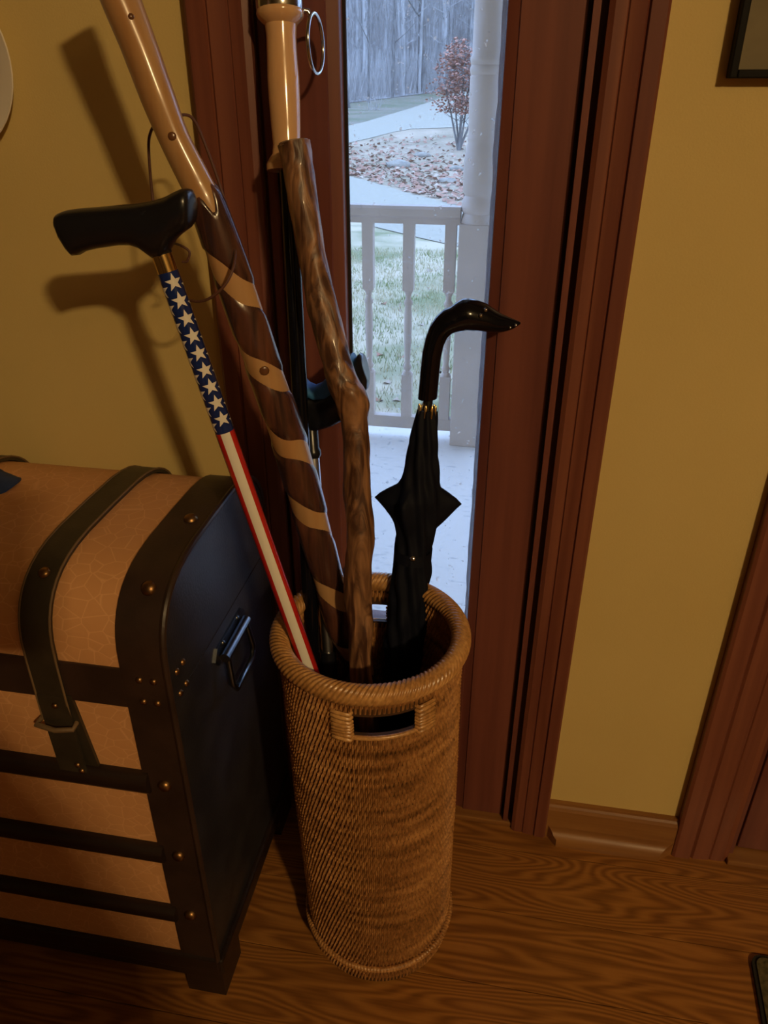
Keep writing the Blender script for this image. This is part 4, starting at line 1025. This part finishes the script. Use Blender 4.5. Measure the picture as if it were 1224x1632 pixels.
# ------------------------------------------------------------------ the person taking the picture, standing behind the lens (unseen, body widened to cast the shadow over the trunk)
def person():
    J = {}; E_ = []
    def j(n, p, r, par=None):
        J[n] = (len(J), V(*p), r)
        if par: E_.append((J[par][0], J[n][0]))
    j('pelvis', (-.005, -1.50, .88), (.46, .17)); j('waist', (-.005, -1.50, 1.03), (.44, .16), 'pelvis'); j('chest', (-.005, -1.49, 1.24), (.225, .12), 'waist')  # hips and waist made extra wide to broaden the cast shadow
    j('neck', (-.005, -1.48, 1.39), (.06, .06), 'chest'); j('jaw', (-.007, -1.45, 1.46), (.058, .068), 'neck'); j('head', (-.01, -1.445, 1.54), (.075, .09), 'jaw'); j('crown', (-.01, -1.45, 1.60), (.055, .065), 'head')
    for s_, n in ((1, 'r'), (-1, 'l')):
        x = lambda v: -.005+s_*v
        j(n+'hip', (x(.13), -1.50, .80), (.14, .12), 'pelvis'); j(n+'knee', (x(.13), -1.48, .47), (.12, .11), n+'hip'); j(n+'calf', (x(.11), -1.50, .30), (.07, .07), n+'knee'); j(n+'ankle', (x(.10), -1.51, .09), (.04, .045), n+'calf'); j(n+'toe', (x(.11), -1.36, .033), (.045, .032), n+'ankle')
        j(n+'shoulder', (x(.185), -1.48, 1.33), (.07, .065), 'chest'); j(n+'elbow', (x(.325), -1.47, 1.02), (.06, .06), n+'shoulder')
        if s_ == 1:        # this arm hangs at the side
            j(n+'wrist', (x(.335), -1.45, .79), (.030, .026), n+'elbow'); j(n+'palm', (x(.335), -1.44, .71), (.020, .038), n+'wrist')
            for k in range(4):
                yy = -1.468+.019*k; ln = (.8, .95, 1, .9)[k]
                j(n+'f%da' % k, (x(.335), yy, .665), (.0095, .0095), n+'palm'); j(n+'f%db' % k, (x(.325), yy+.004, .665-.035*ln), (.0085, .0085), n+'f%da' % k); j(n+'f%dc' % k, (x(.308), yy+.006, .665-.060*ln), (.0075, .0075), n+'f%db' % k)
            j(n+'t1', (x(.318), -1.40, .70), (.011, .011), n+'palm'); j(n+'t2', (x(.308), -1.385, .665), (.0095, .0095), n+'t1')
            continue
        hx = .055*s_
        j(n+'wrist', (hx*1.9, -1.135, 1.185), (.030, .026), n+'elbow'); j(n+'palm', (hx*1.45, -1.085, 1.215), (.034, .020), n+'wrist')
        for k in range(4):
            dz_ = .022-.017*k; ln = (.9, 1, .95, .75)[k]
            j(n+'f%da' % k, (hx*1.20, -1.085-.004*k, 1.235+dz_), (.0095, .0095), n+'palm'); j(n+'f%db' % k, (hx*.80, -1.092-.004*k, 1.240+dz_*ln), (.0085, .0085), n+'f%da' % k); j(n+'f%dc' % k, (hx*.42, -1.092-.004*k, 1.238+dz_*ln), (.0075, .0075), n+'f%db' % k)
        j(n+'t1', (hx*1.25, -1.060, 1.245), (.011, .011), n+'palm'); j(n+'t2', (hx*.95, -1.052, 1.262), (.0095, .0095), n+'t1')
    me = bpy.data.meshes.new('person'); vs_ = [v[1] for v in J.values()]; base = V(-.005, -1.49, 0)
    me.from_pydata([p_-base for p_ in vs_], E_, []); o = bpy.data.objects.new('person', me); COL.objects.link(o); o.location = base
    sk = o.modifiers.new('skin', 'SKIN'); sk.use_smooth_shade = True
    for (i, p_, r) in J.values(): me.skin_vertices[0].data[i].radius = r; me.skin_vertices[0].data[i].use_root = (i == 0)
    sb_ = o.modifiers.new('sub', 'SUBSURF'); sb_.levels = 2; sb_.render_levels = 2
    dg = bpy.context.evaluated_depsgraph_get(); ev = bpy.data.meshes.new_from_object(o.evaluated_get(dg))
    o.modifiers.clear(); o.data = ev; ev.materials.clear(); ev.materials.append(M['sweater']); ev.materials.append(M['skin'])
    for p_ in ev.polygons:
        c_ = p_.center+base
        if c_.z > 1.41 and c_.y > -1.56 or c_.y > -1.15 or (c_.x > .28 and c_.z < .78): p_.material_index = 1
        p_.use_smooth = True
    tag(o, 'unseen person in dark grey, widened to shade the trunk, raising a phone in one hand', 'person')
    h = MB(); rs_ = []
    for i in range(6):
        a = PI/2*i/5.3; rs_.append([V(-.01+.084*math.cos(a)*math.cos(2*PI*k/20), -1.462+.092*math.cos(a)*math.sin(2*PI*k/20), 1.545+.082*math.sin(a)) for k in range(20)])
    h.rings(rs_); h.build('hair', M['band'], o, 60)
    # the phone lies just behind the lens, square to the line of sight
    ph = MB(); c_ = CAM-FW*.022-UP*.045
    bm = bmesh.new(); bmesh.ops.create_cube(bm, size=1); bmesh.ops.bevel(bm, geom=list(bm.edges), offset=.05, segments=2, affect='EDGES')
    bm.verts.ensure_lookup_table(); ph.add([c_+RT*(v.co.x*.074)+UP*(v.co.y*.158)+FW*(v.co.z*.009) for v in bm.verts], [[v.index for v in f.verts] for f in bm.faces]); bm.free()
    tag(ph.build('phone', M['blackplastic'], None, 50), 'black phone held up in one hand', 'phone')
person()
